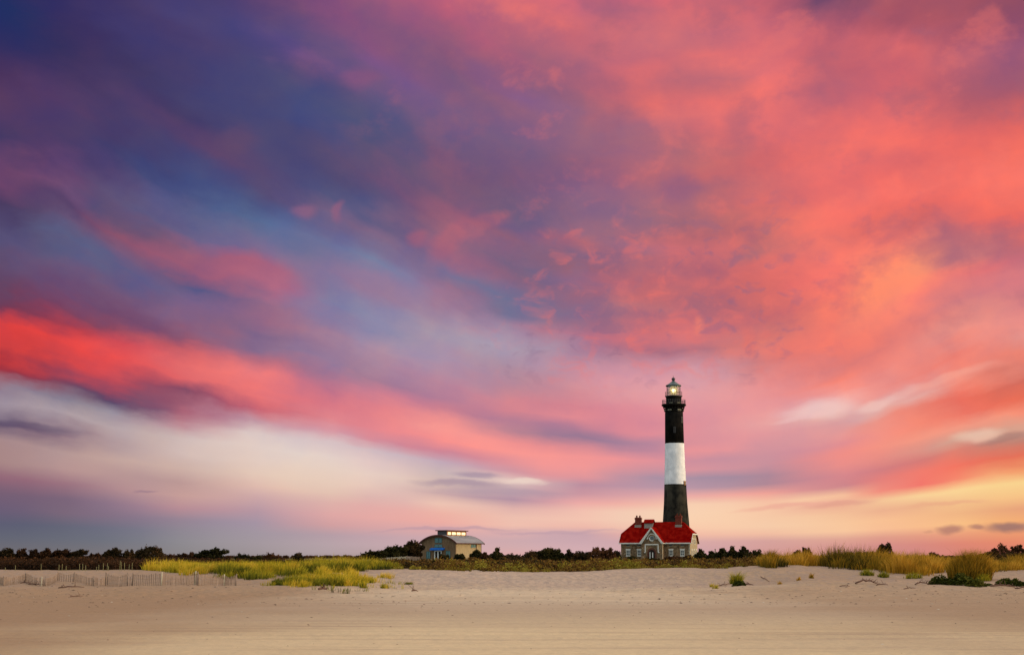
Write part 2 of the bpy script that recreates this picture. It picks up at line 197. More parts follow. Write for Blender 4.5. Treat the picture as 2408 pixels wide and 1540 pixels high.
# ---------------------------------------------------------------- helpers
def tag(o, label=None, cat=None, group=None, kind=None):
    for k, v in (('label', label), ('category', cat), ('group', group), ('kind', kind)):
        if v: o[k] = v
    return o
def link(name, me, mat, parent=None):
    for m in (mat if isinstance(mat, (list, tuple)) else [mat]): me.materials.append(m)
    o = bpy.data.objects.new(name, me); COL.objects.link(o); o.parent = parent
    return o
def empty(name, loc, rz=0, label=None, cat=None, group=None):
    o = bpy.data.objects.new(name, None); COL.objects.link(o); o.location = loc; o.rotation_euler = (0, 0, rz)
    o.empty_display_size = .2
    return tag(o, label, cat, group)
class MB:                                            # collects shapes, builds ONE mesh object
    def __init__(s): s.v = []; s.f = []; s.sm = []
    def add(s, vs, fs, smooth=False):
        n = len(s.v); s.v += [tuple(v) for v in vs]; s.f += [tuple(i+n for i in f) for f in fs]; s.sm += [smooth]*len(fs); return s
    def box(s, x0, x1, y0, y1, z0, z1):
        return s.add([(x, y, z) for z in (z0, z1) for y in (y0, y1) for x in (x0, x1)],
                     [(0, 2, 3, 1), (4, 5, 7, 6), (0, 1, 5, 4), (2, 6, 7, 3), (0, 4, 6, 2), (1, 3, 7, 5)])
    def prism(s, poly, a, b, axis='y'):              # polygon in the other two axes, extruded along one
        n = len(poly)
        def P(p, t): return (p[0], t, p[1]) if axis == 'y' else (t, p[0], p[1]) if axis == 'x' else (p[0], p[1], t)
        vs = [P(p, a) for p in poly]+[P(p, b) for p in poly]
        return s.add(vs, [tuple(range(n)), tuple(range(2*n-1, n-1, -1))]+[(i, (i+1) % n, n+(i+1) % n, n+i)[::-1] for i in range(n)])
    def strip(s, outer, inner, a, b):                # band between two polylines (x, z), extruded along y
        n = len(outer)
        vs = [(p[0], t, p[1]) for t in (a, b) for p in list(outer)+list(inner)]; fs = []
        for i in range(n-1):
            o0, o1, i0, i1 = i, i+1, n+i, n+i+1; k = 2*n
            fs += [(o0, o1, i1, i0), (o0+k, i0+k, i1+k, o1+k), (o0, o0+k, o1+k, o1), (i0, i1, i1+k, i0+k)]
        k = 2*n
        fs += [(0, n, n+k, k), (n-1, n-1+k, 2*n-1+k, 2*n-1)]
        return s.add(vs, fs)
    def lathe(s, prof, n=32, c=(0, 0), smooth=True, cap=True):
        vs = []; fs = []
        for r, z in prof:
            for i in range(n):
                a = 2*math.pi*i/n; vs.append((c[0]+r*math.cos(a), c[1]+r*math.sin(a), z))
        for j in range(len(prof)-1):
            for i in range(n):
                k = (i+1) % n; fs.append((j*n+i, j*n+k, (j+1)*n+k, (j+1)*n+i))
        s.add(vs, fs, smooth)
        if cap:
            b = len(s.v)-len(vs); m = (len(prof)-1)*n
            s.f += [tuple(b+i for i in range(n))[::-1], tuple(b+m+i for i in range(n))]; s.sm += [False, False]
        return s
    def tube(s, pts, radii, n=6):
        vs = []; fs = []
        for j, (p, r) in enumerate(zip(pts, radii)):
            p = Vector(p); d = (Vector(pts[min(j+1, len(pts)-1)])-Vector(pts[max(j-1, 0)])).normalized()
            u = d.cross(Vector((.31, .9, .2))).normalized(); w = d.cross(u)
            for i in range(n):
                a = 2*math.pi*i/n; vs.append(p+u*(r*math.cos(a))+w*(r*math.sin(a)))
        for j in range(len(pts)-1):
            for i in range(n):
                k = (i+1) % n; fs.append((j*n+i, j*n+k, (j+1)*n+k, (j+1)*n+i))
        m = (len(pts)-1)*n
        fs += [tuple(range(n))[::-1], tuple(m+i for i in range(n))]
        return s.add(vs, fs, True)
    def build(s, name, mat, parent=None):
        me = bpy.data.meshes.new(name); me.from_pydata(s.v, [], s.f); me.update()
        me.polygons.foreach_set('use_smooth', s.sm)
        return link(name, me, mat, parent)
def np_mesh(name, verts, faces_flat, sizes, mat, tint=None, parent=None, smooth=False):
    me = bpy.data.meshes.new(name)
    me.vertices.add(len(verts)); me.vertices.foreach_set('co', np.asarray(verts, np.float32).ravel())
    me.loops.add(len(faces_flat)); me.loops.foreach_set('vertex_index', np.asarray(faces_flat, np.int32))
    sizes = np.asarray(sizes, np.int32); st = np.zeros(len(sizes), np.int32); st[1:] = np.cumsum(sizes)[:-1]
    me.polygons.add(len(sizes)); me.polygons.foreach_set('loop_start', st); me.polygons.foreach_set('loop_total', sizes)
    if smooth: me.polygons.foreach_set('use_smooth', np.ones(len(sizes), bool))
    me.update(calc_edges=True)
    if tint is not None:
        at_ = me.attributes.new('tint', 'FLOAT', 'POINT'); at_.data.foreach_set('value', np.asarray(tint, np.float32))
    return link(name, me, mat, parent)

# ---------------------------------------------------------------- noise for shapes
def _h(ix, iy, seed):
    n = (ix*374761393 + iy*668265263 + seed*974711) & 0x7fffffff
    n = ((n ^ (n >> 13))*1274126177) & 0x7fffffff
    return ((n ^ (n >> 16)) & 0xffff)/65535.
def vnoise(x, y, seed=0):
    x = np.asarray(x, float); y = np.asarray(y, float)
    ix = np.floor(x).astype(np.int64); iy = np.floor(y).astype(np.int64); fx = x-ix; fy = y-iy
    fx = fx*fx*(3-2*fx); fy = fy*fy*(3-2*fy)
    a, b, c, d = _h(ix, iy, seed), _h(ix+1, iy, seed), _h(ix, iy+1, seed), _h(ix+1, iy+1, seed)
    return (a*(1-fx)+b*fx)*(1-fy)+(c*(1-fx)+d*fx)*fy-.5
def fbm(x, y, seed=0, oct=4):
    r = 0; a = 1.
    for k in range(oct): r = r+a*vnoise(x*2**k, y*2**k, seed+k); a *= .5
    return r
def sstep(a, b, x):
    t = np.clip((np.asarray(x, float)-a)/(b-a), 0, 1); return t*t*(3-2*t)

# ---------------------------------------------------------------- materials
def material(name, build, rough=.9, spec=.2):
    m = bpy.data.materials.new(name); m.use_nodes = True; t = m.node_tree; q = G(t)
    b = t.nodes['Principled BSDF']; b.inputs['Roughness'].default_value = rough
    b.inputs['Specular IOR Level'].default_value = spec
    build(q, b); return m
def obj_co(q):
    return q.n.new('ShaderNodeTexCoord').outputs['Object']
def bump(q, b, h, strength=.4, dist=.05):
    n = q.n.new('ShaderNodeBump'); n.inputs['Strength'].default_value = strength; n.inputs['Distance'].default_value = dist
    q.put(n.inputs['Height'], h); q.put(b.inputs['Normal'], n.outputs[0])
def mottled(name, c1, c2, scale, rough=.85, spec=.25, bs=.3, stretch=(1, 1, 1), metal=0.):
    def f(q, b):
        mp = q.n.new('ShaderNodeMapping'); q.put(mp.inputs[0], obj_co(q)); mp.inputs['Scale'].default_value = stretch
        n = q.noise(mp.outputs[0], scale, 6., .6)
        q.put(b.inputs['Base Color'], q.mix(q.step(n, .3, .7), c1, c2)); bump(q, b, n, bs)
        b.inputs['Metallic'].default_value = metal
    return material(name, f, rough, spec)
def leafy(name, stops, trans=.25):
    def f(q, b):
        a = q.n.new('ShaderNodeAttribute'); a.attribute_name = 'tint'
        c = q.ramp(a.outputs['Fac'], stops); q.put(b.inputs['Base Color'], c)
        if trans:
            tr = q.n.new('ShaderNodeBsdfTranslucent'); q.put(tr.inputs[0], c)
            ms = q.n.new('ShaderNodeMixShader'); ms.inputs[0].default_value = trans
            q.l.new(b.outputs[0], ms.inputs[1]); q.l.new(tr.outputs[0], ms.inputs[2])
            q.l.new(ms.outputs[0], q.n['Material Output'].inputs[0])
    return material(name, f, .85, .1)
def emitter(name, c, st):
    def f(q, b):
        q.put(b.inputs['Base Color'], c); q.put(b.inputs['Emission Color'], c); b.inputs['Emission Strength'].default_value = st
    return material(name, f, .4)
WHITE = mottled('white_paint', (.56, .56, .50), (.70, .70, .63), 1.2, .6)
BLACK = mottled('black_paint', (.016, .015, .014), (.030, .028, .024), .7, .75, .18)
DGLASS = mottled('window_glass', (.05, .06, .06), (.09, .10, .10), 2., .12, .6, .02)
IRON = mottled('dark_iron', (.015, .015, .016), (.03, .028, .028), 3., .5, .4)

# ---------------------------------------------------------------- the ground: flat beach, foredune, low land behind
def px_at(x, y): return 1204 + F*x/(y*1.0137)       # rough column in reference units of a ground point
CR_X = [-400, 0, 420, 600, 900, 1050, 1250, 1400, 1560, 1700, 1780, 1860, 1950, 2100, 2300, 2450, 2900]
CR_Z = [.88, .90, .92, .98, 1.0, .93, .82, .88, 1.0, 1.06, 1.24, 1.27, 1.12, 1.02, .98, 1.02, 1.05]
def ground(x, y):
    x = np.asarray(x, float); y = np.asarray(y, float)
    p = px_at(x, np.maximum(y, 20))
    zc = np.interp(p, CR_X, CR_Z)
    left = 1-sstep(780, 960, p); right = sstep(1760, 1900, p); mid = 1-np.maximum(left, right)
    prof_mid = .10*sstep(64, 76, y)+.10*sstep(74, 85, y)+.80*sstep(84, 90.5, y)
    prof_left = .34*sstep(66, 79, y)+.20*sstep(78, 84, y)+.46*sstep(83, 93, y)
    prof_right = .14*sstep(64, 74, y)+.40*sstep(72, 86, y)+.46*sstep(84, 93, y)
    z = zc*(prof_mid*mid+prof_left*left+prof_right*right)
    back = sstep(97, 125, y)
    z = z*(1-back)+(.72+.35*fbm(x/60, y/60, 5, 3)*sstep(100, 200, y)+.62*sstep(250, 380, y)*(1-sstep(900, 2500, y)))*back
    dune = sstep(62, 76, y)*(1-.6*sstep(95, 110, y))
    z = z+dune*(.11*fbm(x/2.2, y/2.2, 11, 4)+.16*fbm(x/7, y/5, 17, 2))
    near = (1-sstep(50, 70, y))
    z = z+near*(.035*fbm(x/9, y/2.5, 23, 3))+(1-near)*(1-sstep(70, 130, y))*.06*fbm(x/.7, y/.7, 29, 2)
    for y0, sl, dp in ((33, .02, .03), (34.8, .02, .03), (41, -.015, .025), (47, .03, .03), (48.9, .03, .03), (27.5, .03, .02)):   # old wheel ruts
        t = (y-y0-sl*x-.25*np.sin(x/9+y0))/.32; z = z-dp*np.exp(-t*t)+.5*dp*np.exp(-(np.abs(t)-1.6)**2)
    return z-.012
ys = np.concatenate([np.linspace(-300, 0, 8)[:-1], np.linspace(0, 20, 12)[:-1], np.linspace(20, 60, 130)[:-1], np.linspace(60, 100, 240)[:-1],
                     np.linspace(100, 150, 70)[:-1], np.geomspace(150, 30000, 90)])
s_ = np.linspace(-1, 1, 561); s_ = .62*s_+.38*s_**5
def gx(y): return s_*(26+1.05*max(y, 0)+ (300 if y <= 0 else 0)*0+ 120*(1-min(max(y, 0)/20, 1)))
gv = []
for y in ys:
    x = gx(y); gv.append(np.stack([x, np.full_like(x, y), ground(x, np.full_like(x, y))], 1))
gv = np.concatenate(gv); nx = len(s_); ny = len(ys)
i, j = np.meshgrid(np.arange(nx-1), np.arange(ny-1)); i = i.ravel(); j = j.ravel()
gf = np.stack([j*nx+i, j*nx+i+1, (j+1)*nx+i+1, (j+1)*nx+i], 1).ravel()
def sand(q, b):
    geo = q.n.new('ShaderNodeNewGeometry'); P = geo.outputs['Position']; x, y, z = q.sep(P)
    edge = q.noise(q.xyz(q.m('MULTIPLY', x, .05), q.m('MULTIPLY', y, .12)), 1., 4.)
    yy = q.m('ADD', y, q.m('MULTIPLY', q.m('SUBTRACT', edge, .5), 14.))
    base = q.ramp(q.step(yy, 18, 100, 0, 1, 'LINEAR'), [(0, SAND['near']), (.20, SAND['near2']), (.36, SAND['damp']), (.44, SAND['damp2']), (.505, SAND['tide']), (.55, SAND['dry']), (.72, SAND['dry']), (.80, SAND['dune']), (1, SAND['dune'])])
    streak = q.noise(q.xyz(q.m('MULTIPLY', x, .07), q.m('MULTIPLY', q.m('ADD', y, q.m('MULTIPLY', x, .05)), 1.3)), 1., 6., .7)
    base = q.mix(q.step(streak, .49, .68, 0, .8), base, SAND['streak'])
    broad = q.noise(q.xyz(q.m('MULTIPLY', x, .035), q.m('MULTIPLY', y, .10), 4.), 1., 3.)
    base = q.mix(q.step(broad, .50, .70, 0, .45), base, SAND['damp'])
    vig_noise = q.noise(q.xyz(q.m('MULTIPLY', x, .12), q.m('MULTIPLY', y, .10), 9.), 1., 3.)
    vig_x = q.m('ADD', x, q.m('MULTIPLY', q.m('SUBTRACT', vig_noise, .5), 14.))
    vig_mask = q.m('MAXIMUM', q.step(vig_x, -2, -15, 0, .95), q.step(vig_x, 4, 18, 0, .75))
    base = q.mix(q.m('MULTIPLY', vig_mask, q.step(yy, 110, 62, .62, 1.)), base, (.28, .175, .105))  # lens vignetting painted into the sand, browner towards both sides
    grain = q.noise(P, 5., 6., .75)
    base = q.mix(q.m('MULTIPLY', q.step(grain, .25, .75), .28), base, SAND['grain'], 'MULTIPLY')
    spots = q.noise(q.xyz(q.m('MULTIPLY', x, .8), q.m('MULTIPLY', y, 1.5)), 1., 5., .8)
    base = q.mix(q.step(spots, .66, .74, 0, .5), base, (.16, .10, .07))
    pebb = q.noise(q.xyz(x, q.m('MULTIPLY', y, .5), z), 2.6, 5., .75)
    base = q.mix(q.m('MULTIPLY', q.step(pebb, .44, .62), q.step(y, 70, 84, .10, .55)), base, (.25, .19, .165))
    veg = q.step(q.m('ADD', y, q.m('MULTIPLY', edge, 8.)), 101, 106)
    soil = q.mix(q.noise(P, .3, 5.), (.060, .040, .016), (.13, .10, .03))
    q.put(b.inputs['Base Color'], q.mix(veg, base, soil))
    hgt = q.m('ADD', q.m('MULTIPLY', q.noise(P, 1.6, 6., .62), .10), q.m('MULTIPLY', streak, .05))
    foot = q.n.new('ShaderNodeTexVoronoi'); q.put(foot.inputs['Vector'], P); foot.inputs['Scale'].default_value = 2.2
    hgt = q.m('ADD', hgt, q.m('MULTIPLY', foot.outputs['Distance'], q.step(y, 50, 72, .01, .10)))
    bump(q, b, hgt, .8, 1.)
SAND = dict(near=(.56, .425, .265), near2=(.55, .415, .26), damp=(.40, .295, .205), damp2=(.42, .31, .22), tide=(.45, .345, .25), dry=(.52, .40, .285), dune=(.425, .315, .245), streak=(.35, .25, .175), grain=(.50, .45, .40))  # dune: coarser shelly sand, with part of the face's shade in its colour
SANDM = material('beach_sand', sand, .95, .1)
o = np_mesh('beach', gv, gf, np.full(len(i), 4), SANDM, smooth=True); tag(o, 'wide pale sandy beach rising to a low dune, brown heath ground behind', kind='structure', cat='beach')

# ---------------------------------------------------------------- the lighthouse
TY = 425.0
def tz(py, px=1584): return at(px, py, TY).z
U = TY/math.hypot(F, 0)*math.hypot(1, .0)*1.0
def tr(wpx, py): d0 = at(1584-wpx/2, py, TY); d1 = at(1584+wpx/2, py, TY); return (d1.x-d0.x)/2
tb = at(1589.5, 1225, TY); TX = tb.x
TZ0 = float(ground(TX, TY))-.3
TW = empty('lighthouse', (TX, TY, TZ0), 0, 'tall black and white banded lighthouse with its lamp lit, behind the red roofed house', 'lighthouse')
def Z(py): return tz(py)-TZ0
def brick_paint(c1, c2, rough):
    def f(q, b):
        co = obj_co(q); x, y, z = q.sep(co)
        n = q.noise(co, .55, 6., .6); r = q.noise(q.xyz(q.m('MULTIPLY', x, .5), q.m('MULTIPLY', y, .5), q.m('MULTIPLY', z, .07)), 1.5, 5., .65)
        wv = q.n.new('ShaderNodeTexWave'); wv.bands_direction = 'Z'; wv.inputs['Scale'].default_value = 1.1; q.put(wv.inputs['Vector'], co)
        k = q.m('ADD', q.m('MULTIPLY', n, .6), q.m('MULTIPLY', r, .4))
        q.put(b.inputs['Base Color'], q.mix(q.step(k, .38, .62), c1, c2)); bump(q, b, q.m('ADD', n, q.m('MULTIPLY', wv.outputs['Fac'], .3)), .35, .06)
    return f
TBLK = material('weathered_black_brick', brick_paint((.006, .006, .005), (.034, .031, .022), .8), .8, .06)
TBLK2 = material('black_brick', brick_paint((.004, .004, .004), (.014, .012, .010), .8), .8, .05)
TWHT = material('white_brick', brick_paint((.60, .62, .63), (.80, .81, .81), .6), .6, .2)
r_bot, r_wb, r_wt, r_top = tr(61.3, 1225), tr(51.2, 1138), tr(44.6, 1042.5), tr(41.6, 975)
zb, zwb, zwt, zt = Z(1225), Z(1138.6), Z(1042.6), Z(972)
k = (r_bot-r_wb)/(zwb-zb)
prof = [(r_bot+k*zb*1.15, 0), (r_bot+k*zb*.5, zb*.5), (r_bot, zb), (r_bot*.45+r_wb*.55-.06, zb*.5+zwb*.5), (r_wb, zwb)]
MB().lathe(prof, 64).build('lower_shaft', TBLK, TW)
MB().lathe([(r_wb, zwb), (r_wb*.5+r_wt*.5-.05, (zwb+zwt)/2), (r_wt, zwt)], 64, cap=False).build('white_band', TWHT, TW)
MB().lathe([(r_wt, zwt), (r_top+.05, zt), (r_top, Z(968))], 64).build('upper_shaft', TBLK2, TW)
MB().lathe([(r_top, Z(968)), (r_top+.28, Z(967.6)), (r_top+.28, Z(966)), (r_top, Z(965.4)), (r_top, Z(963.5)), (r_top+.18, Z(963)), (r_top+.18, Z(961.5)), (r_top, Z(961)), (r_top-.03, Z(957.5))], 64).build('corbel', TBLK2, TW)
rg = tr(57.5, 954); zg0, zg1 = Z(957.8), Z(950.6)
gal = MB().lathe([(r_top-.1, zg0-.02), (r_top+.35, zg0), (rg-.3, zg0+.35), (rg, zg0+.5), (rg, zg1-.12), (rg-.12, zg1), (1.5, zg1)], 64).build('gallery', TBLK2, TW)
for kx in range(16):
    pass
bk = MB()
for kx in range(24):
    a = 2*math.pi*kx/24; c, s = math.cos(a), math.sin(a)
    bk.tube([((r_top+.05)*c, (r_top+.05)*s, zg0-.9), ((r_top+.35)*c, (r_top+.35)*s, zg0-.5), ((rg-.4)*c, (rg-.4)*s, zg0+.3)], [.09, .09, .09], 5)
bk.build('bracket_ring', TBLK2, TW)
def railing(name, r, z0, h, n, t):
    m = MB()
    for kx in range(n):
        a = 2*math.pi*kx/n; c, s = math.cos(a)*r, math.sin(a)*r
        m.tube([(c, s, z0), (c, s, z0+h)], [t, t], 5)
    for f in (.35, .68, 1):
        ring = [(r*math.cos(2*math.pi*kx/48), r*math.sin(2*math.pi*kx/48), z0+h*f) for kx in range(49)]
        m.tube(ring, [t*.85]*49, 5)
    return m.build(name, IRON, TW)
railing('gallery_railing', rg-.22, zg1, tz(940.8)-tz(950.6), 32, .045)
rw = tr(36.5, 944)
MB().lathe([(rw+.12, zg1), (rw+.12, zg1+.15), (rw, zg1+.2), (rw, Z(934)), (rw+.1, Z(933.4))], 48).build('watch_room', TBLK2, TW)
rd = tr(41, 932)
MB().lathe([(rw+.1, Z(933.4)), (rd, Z(932.6)), (rd, Z(931)), (1.0, Z(930.8))], 48).build('lantern_deck', IRON, TW)
rl = tr(31.6, 918); zl0, zl1 = Z(930.8), Z(908.2)
railing('lantern_railing', rd-.1, zl0, (zl1-zl0)*.42, 24, .03)
def glass(q, b):
    t = q.n.new('ShaderNodeBsdfTransparent'); t.inputs[0].default_value = (.93, .95, .92, 1)
    gl = q.n.new('ShaderNodeBsdfGlossy'); gl.inputs[1].default_value = .05
    ms = q.n.new('ShaderNodeMixShader'); ms.inputs[0].default_value = .12
    q.l.new(t.outputs[0], ms.inputs[1]); q.l.new(gl.outputs[0], ms.inputs[2]); q.l.new(ms.outputs[0], q.n['Material Output'].inputs[0])
CLEAR = material('clear_glass', glass)
lr = MB().lathe([(rl, zl0), (rl, zl1)], 16, smooth=False, cap=False).build('lantern_glass', CLEAR, TW)
ml = MB()
for kx in range(16):
    a = 2*math.pi*kx/16; c, s = math.cos(a)*rl, math.sin(a)*rl
    ml.tube([(c, s, zl0), (c, s, zl1)], [.05, .05], 5)
for f in (0.02, .36, .68, .98):
    ml.tube([(rl*math.cos(2*math.pi*kx/16), rl*math.sin(2*math.pi*kx/16), zl0+(zl1-zl0)*f) for kx in range(17)], [.045]*17, 5)
ml.build('lantern_frame', IRON, TW)
def lens(q, b):
    t = q.n.new('ShaderNodeBsdfTransparent'); t.inputs[0].default_value = (.95, .96, .85, 1)
    d = q.n.new('ShaderNodeBsdfTranslucent'); d.inputs[0].default_value = (.72, .70, .46, 1)
    x, y, z = q.sep(obj_co(q)); w = q.m('SINE', q.m('MULTIPLY', z, 22.))
    ms = q.n.new('ShaderNodeMixShader'); q.put(ms.inputs[0], q.step(w, -.4, .4, .22, .62))
    q.l.new(t.outputs[0], ms.inputs[1]); q.l.new(d.outputs[0], ms.inputs[2]); q.l.new(ms.outputs[0], q.n['Material Output'].inputs[0])
LENS = material('lens_glass', lens)
zm = Z(918.5)
MB().lathe([(.7, zm-1.35), (1.05, zm-.85), (1.2, zm-.3), (1.2, zm+.3), (1.05, zm+.85), (.7, zm+1.3)], 24).build('lens', LENS, TW)
MB().lathe([(.02, zm-.6), (.42, zm-.44), (.6, zm), (.42, zm+.44), (.02, zm+.6)], 20).build('lamp', emitter('lamp_light', (1, .74, .36), 7), TW)
rr = tr(36.5, 907)
def copper(q, b):
    n = q.noise(obj_co(q), 1.2, 4.); q.put(b.inputs['Base Color'], q.mix(n, (.03, .05, .055), (.055, .085, .085)))
rf = MB().lathe([(rl-.1, zl1-.05), (rr, zl1), (rr, zl1+.28), (rr-.25, zl1+.40), (rr*.62, Z(902.2)), (rr*.30, Z(898)), (.42, Z(896)), (.32, Z(895))], 32).build('lantern_roof', material('dark_copper', copper, .5, .4), TW)
zq = Z(891.5)
MB().lathe([(.3, Z(895.2)), (.30, zq-.45), (.52, zq-.2), (.58, zq), (.5, zq+.25), (.2, zq+.48), (.05, zq+.6), (.03, Z(883)), (.01, Z(882))], 20).build('ball_finial', IRON, rf)
# windows and pale cornice strips on the shaft (angle measured from the side facing the beach)
def on_shaft(name, ang, z0, z1, w, r, mat, proud=.06, parent=TW):
    m = MB(); a = math.radians(ang); R = Matrix.Rotation(a, 3, 'Z')
    v = [R @ Vector((x, -(r+d), z)) for d in (-.25, proud) for z in (z0, z1) for x in (-w/2, w/2)]
    m.add(v, [(4, 5, 7, 6), (0, 4, 6, 2), (1, 3, 7, 5), (2, 6, 7, 3), (0, 1, 5, 4)]); return m.build(name, mat, parent)
OCHRE = mottled('rusty_paint', (.30, .13, .05), (.40, .20, .08), 3.)
rv = r_wb-.02
w1 = on_shaft('shaft_window', 52, Z(1141), Z(1131.3), .95, rv, OCHRE, .22); on_shaft('pane', 52, Z(1139.6), Z(1133), .55, rv, DGLASS, .28, w1)
for ang, py in ((50, 988), (-4, 1012)):
    rq = r_top+.12
    w1 = on_shaft('shaft_window', ang, Z(py+7), Z(py-7), .7, rq, IRON, .10); on_shaft('pane', ang, Z(py+6), Z(py-6), .42, rq, BLACK, .13, w1)
PALE = mottled('pale_strip', (.34, .34, .22), (.45, .45, .30), 3.)
for ang in (-33, 28, -80, 88):
    w1 = on_shaft('cornice_glint', ang, Z(968.3), Z(963.6), 1.15, r_top, IRON, .20); on_shaft('sill', ang, Z(965.4), Z(964.6), 1.25, r_top, PALE, .34, w1)  # added blocks, each with a pale strip as its sill, painted highlights of the cornice
for ang in (-25, 30):
    on_shaft('watch_room_window', ang, Z(948.9), Z(948.1), 1.1, rw, PALE, .30)

# ---------------------------------------------------------------- the keeper's house
def stone(q, b):
    co = obj_co(q)
    v = q.n.new('ShaderNodeTexVoronoi'); q.put(v.inputs['Vector'], co); v.inputs['Scale'].default_value = 2.6
    e = q.n.new('ShaderNodeTexVoronoi'); e.feature = 'DISTANCE_TO_EDGE'; q.put(e.inputs['Vector'], co); e.inputs['Scale'].default_value = 2.6
    h, s, vv = q.sep(v.outputs['Color'])
    c = q.ramp(h, [(0, (.07, .042, .020)), (.35, (.155, .098, .048)), (.6, (.235, .155, .080)), (.85, (.25, .135, .065)), (1, (.32, .235, .135))])
    c = q.mix(q.step(e.outputs['Distance'], .0, .05), (.24, .18, .11), c)
    n = q.noise(co, .4, 4.); c = q.mix(q.step(n, .4, .7, 0, .5), c, (.09, .066, .04))
    q.put(b.inputs['Base Color'], c); bump(q, b, q.step(e.outputs['Distance'], 0, .12), .5, .05)
STONE = material('field_stone', stone)
def tiles(q, b):
    co = obj_co(q); x, y, z = q.sep(co)
    br = q.n.new('ShaderNodeTexBrick'); q.put(br.inputs['Vector'], q.xyz(x, q.m('ADD', z, q.m('MULTIPLY', y, .12))))
    br.inputs['Scale'].default_value = 2.2; br.inputs['Color1'].default_value = (.20, .002, .0015, 1); br.inputs['Color2'].default_value = (.15, .0015, .001, 1)
    br.inputs['Mortar'].default_value = (.08, .001, .001, 1); br.inputs['Mortar Size'].default_value = .03
    n = q.noise(co, .8, 5.); c = q.mix(q.step(n, .35, .7, 0, .7), br.outputs['Color'], (.27, .010, .005))
    rn = q.noise(q.xyz(q.m('MULTIPLY', x, 1.6), q.m('MULTIPLY', y, .25), q.m('MULTIPLY', z, .25)), 1., 5., .65)
    c = q.mix(q.step(rn, .50, .72, 0, .55), c, (.075, .002, .0015))
    q.put(b.inputs['Base Color'], c); bump(q, b, br.outputs['Fac'], .3, .03)
RED = material('red_shingles', tiles, .95, .0)
BRICK = mottled('chimney_brick', (.10, .017, .009), (.17, .036, .018), 2.5)
HC = at(1541, 1300, 400); HZ = 1.25
HO = empty('keepers_house', (HC.x, HC.y, HZ), math.radians(-19), 'grey stone house with a red roof and white pointed front gable below the lighthouse', 'house')
L2, D, zE, zR, zC = 9.75, 10.0, 4.55, 10.4, 7.1
w_ = MB().prism([(0, -1.5), (0, 4.9), (2.1, 6.95), (7.9, 6.95), (10, 4.9), (10, -1.5)], -L2, L2, 'x').build('wall', STONE, HO)
LITSTONE = mottled('sunlit_stone', (.29, .235, .145), (.38, .315, .205), 1.6, .9)  # end walls paler than the field stone: low sunlight put into the colour
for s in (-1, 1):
    MB().prism([(-.01, -1.5), (-.01, 4.9), (2.1, 6.94), (7.9, 6.94), (10.01, 4.9), (10.01, -1.5)], *sorted((s*(L2+.002), s*(L2+.06))), 'x').build('end_wall', LITSTONE, HO)
xo, hr = 10.25, 5.6; yc = -.6+hr*(zC-zE)/(zR-zE); xr = 6.95
def roofmesh(vs, fs, name, parent, th=.22):
    m = MB().add(vs, fs).build(name, RED, parent); md = m.modifiers.new('thickness', 'SOLIDIFY'); md.thickness = th; md.offset = -1; return m
rv_ = [(-xo, -.6, zE), (xo, -.6, zE), (xo, yc, zC), (xr, 5, zR), (-xr, 5, zR), (-xo, yc, zC),
       (-xo, 10.6, zE), (xo, 10.6, zE), (xo, 10-yc, zC), (-xo, 10-yc, zC)]
ROOF = roofmesh(rv_, [(0, 1, 2, 3, 4, 5), (7, 6, 9, 4, 3, 8), (2, 8, 3), (9, 5, 4)], 'roof', HO)
bc = -.265; bw = 2.94; bz = 8.85; be = 4.6; bo = 3.32; bf = -3.0
MB().prism([(bc-bw, -1.5), (bc+bw, -1.5), (bc+bw, 4.85), (bc, 8.45), (bc-bw, 4.85)], bf, .02).build('front_gable_wall', STONE, HO)
yb = -.6+hr*(bz-zE)/(zR-zE)-.1
roofmesh([(bc, bf-.5, bz), (bc+bo, bf-.5, be), (bc+bo, -.5, be), (bc, yb, bz)], [(0, 1, 2, 3)], 'gable_roof', HO, .18)
roofmesh([(bc, bf-.5, bz), (bc, yb, bz), (bc-bo, -.5, be), (bc-bo, bf-.5, be)], [(0, 1, 2, 3)], 'gable_roof', HO, .18)
tm = MB()
for s in (-1, 1):                                    # white bargeboards on the front gable
    p = [(bc, bz-.02), (bc+s*bo, be-.02), (bc+s*(bo-.02), be-.42), (bc, bz-.45)]
    tm.prism(p, bf-.60, bf-.51)
    tm.prism([(bc, bz-.24), (bc+s*bo*.98, be-.2), (bc+s*bw*.96, be-.42), (bc, bz-.62)], bf-.5, bf-.02)
tm.build('bargeboard', WHITE, HO)
cm = MB()
cm.box(-xo, bc-bo+.1, -.72, -.60, zE-.30, zE+.02); cm.box(bc+bo-.1, xo, -.72, -.60, zE-.30, zE+.02)
cm.box(-L2-.3, bc-bw-.2, -.59, -.005, zE-.30, zE-.24); cm.box(bc+bw+.2, L2+.3, -.59, -.005, zE-.30, zE-.24)
cm.box(bc+bw+.005, bc+bo+.05, bf-.5, -.73, be-.34, be-.12); cm.box(-xo, xo, 10.605, 10.7, zE-.3, zE+.02)
cm.build('eaves_trim', WHITE, HO)
for s in (-1, 1):                                    # rake and clip trim on the end gables
    x0, x1 = (xo+.01, xo+.09) if s > 0 else (-xo-.09, -xo-.01)
    MB().prism([(-.6, zE-.28), (-.6, zE+.0), (yc, zC), (10-yc, zC), (10.6, zE), (10.6, zE-.28), (10-yc+.1, zC-.34), (yc-.1, zC-.34)], x0, x1, 'x').build('gable_trim', WHITE, HO)
CORN = mottled('sunlit_corner_stone', (.36, .31, .22), (.46, .40, .29), 2.)  # cream of the right-hand corners is sunlight painted into the stones
MB().box(bc+bw+.003, bc+bw+.05, bf-.02, bf+.35, -1, 4.3).build('corner_stones', CORN, HO); MB().box(L2-.3, L2+.055, -.035, -.013, -1, 4.3).build('corner_stones', CORN, HO)
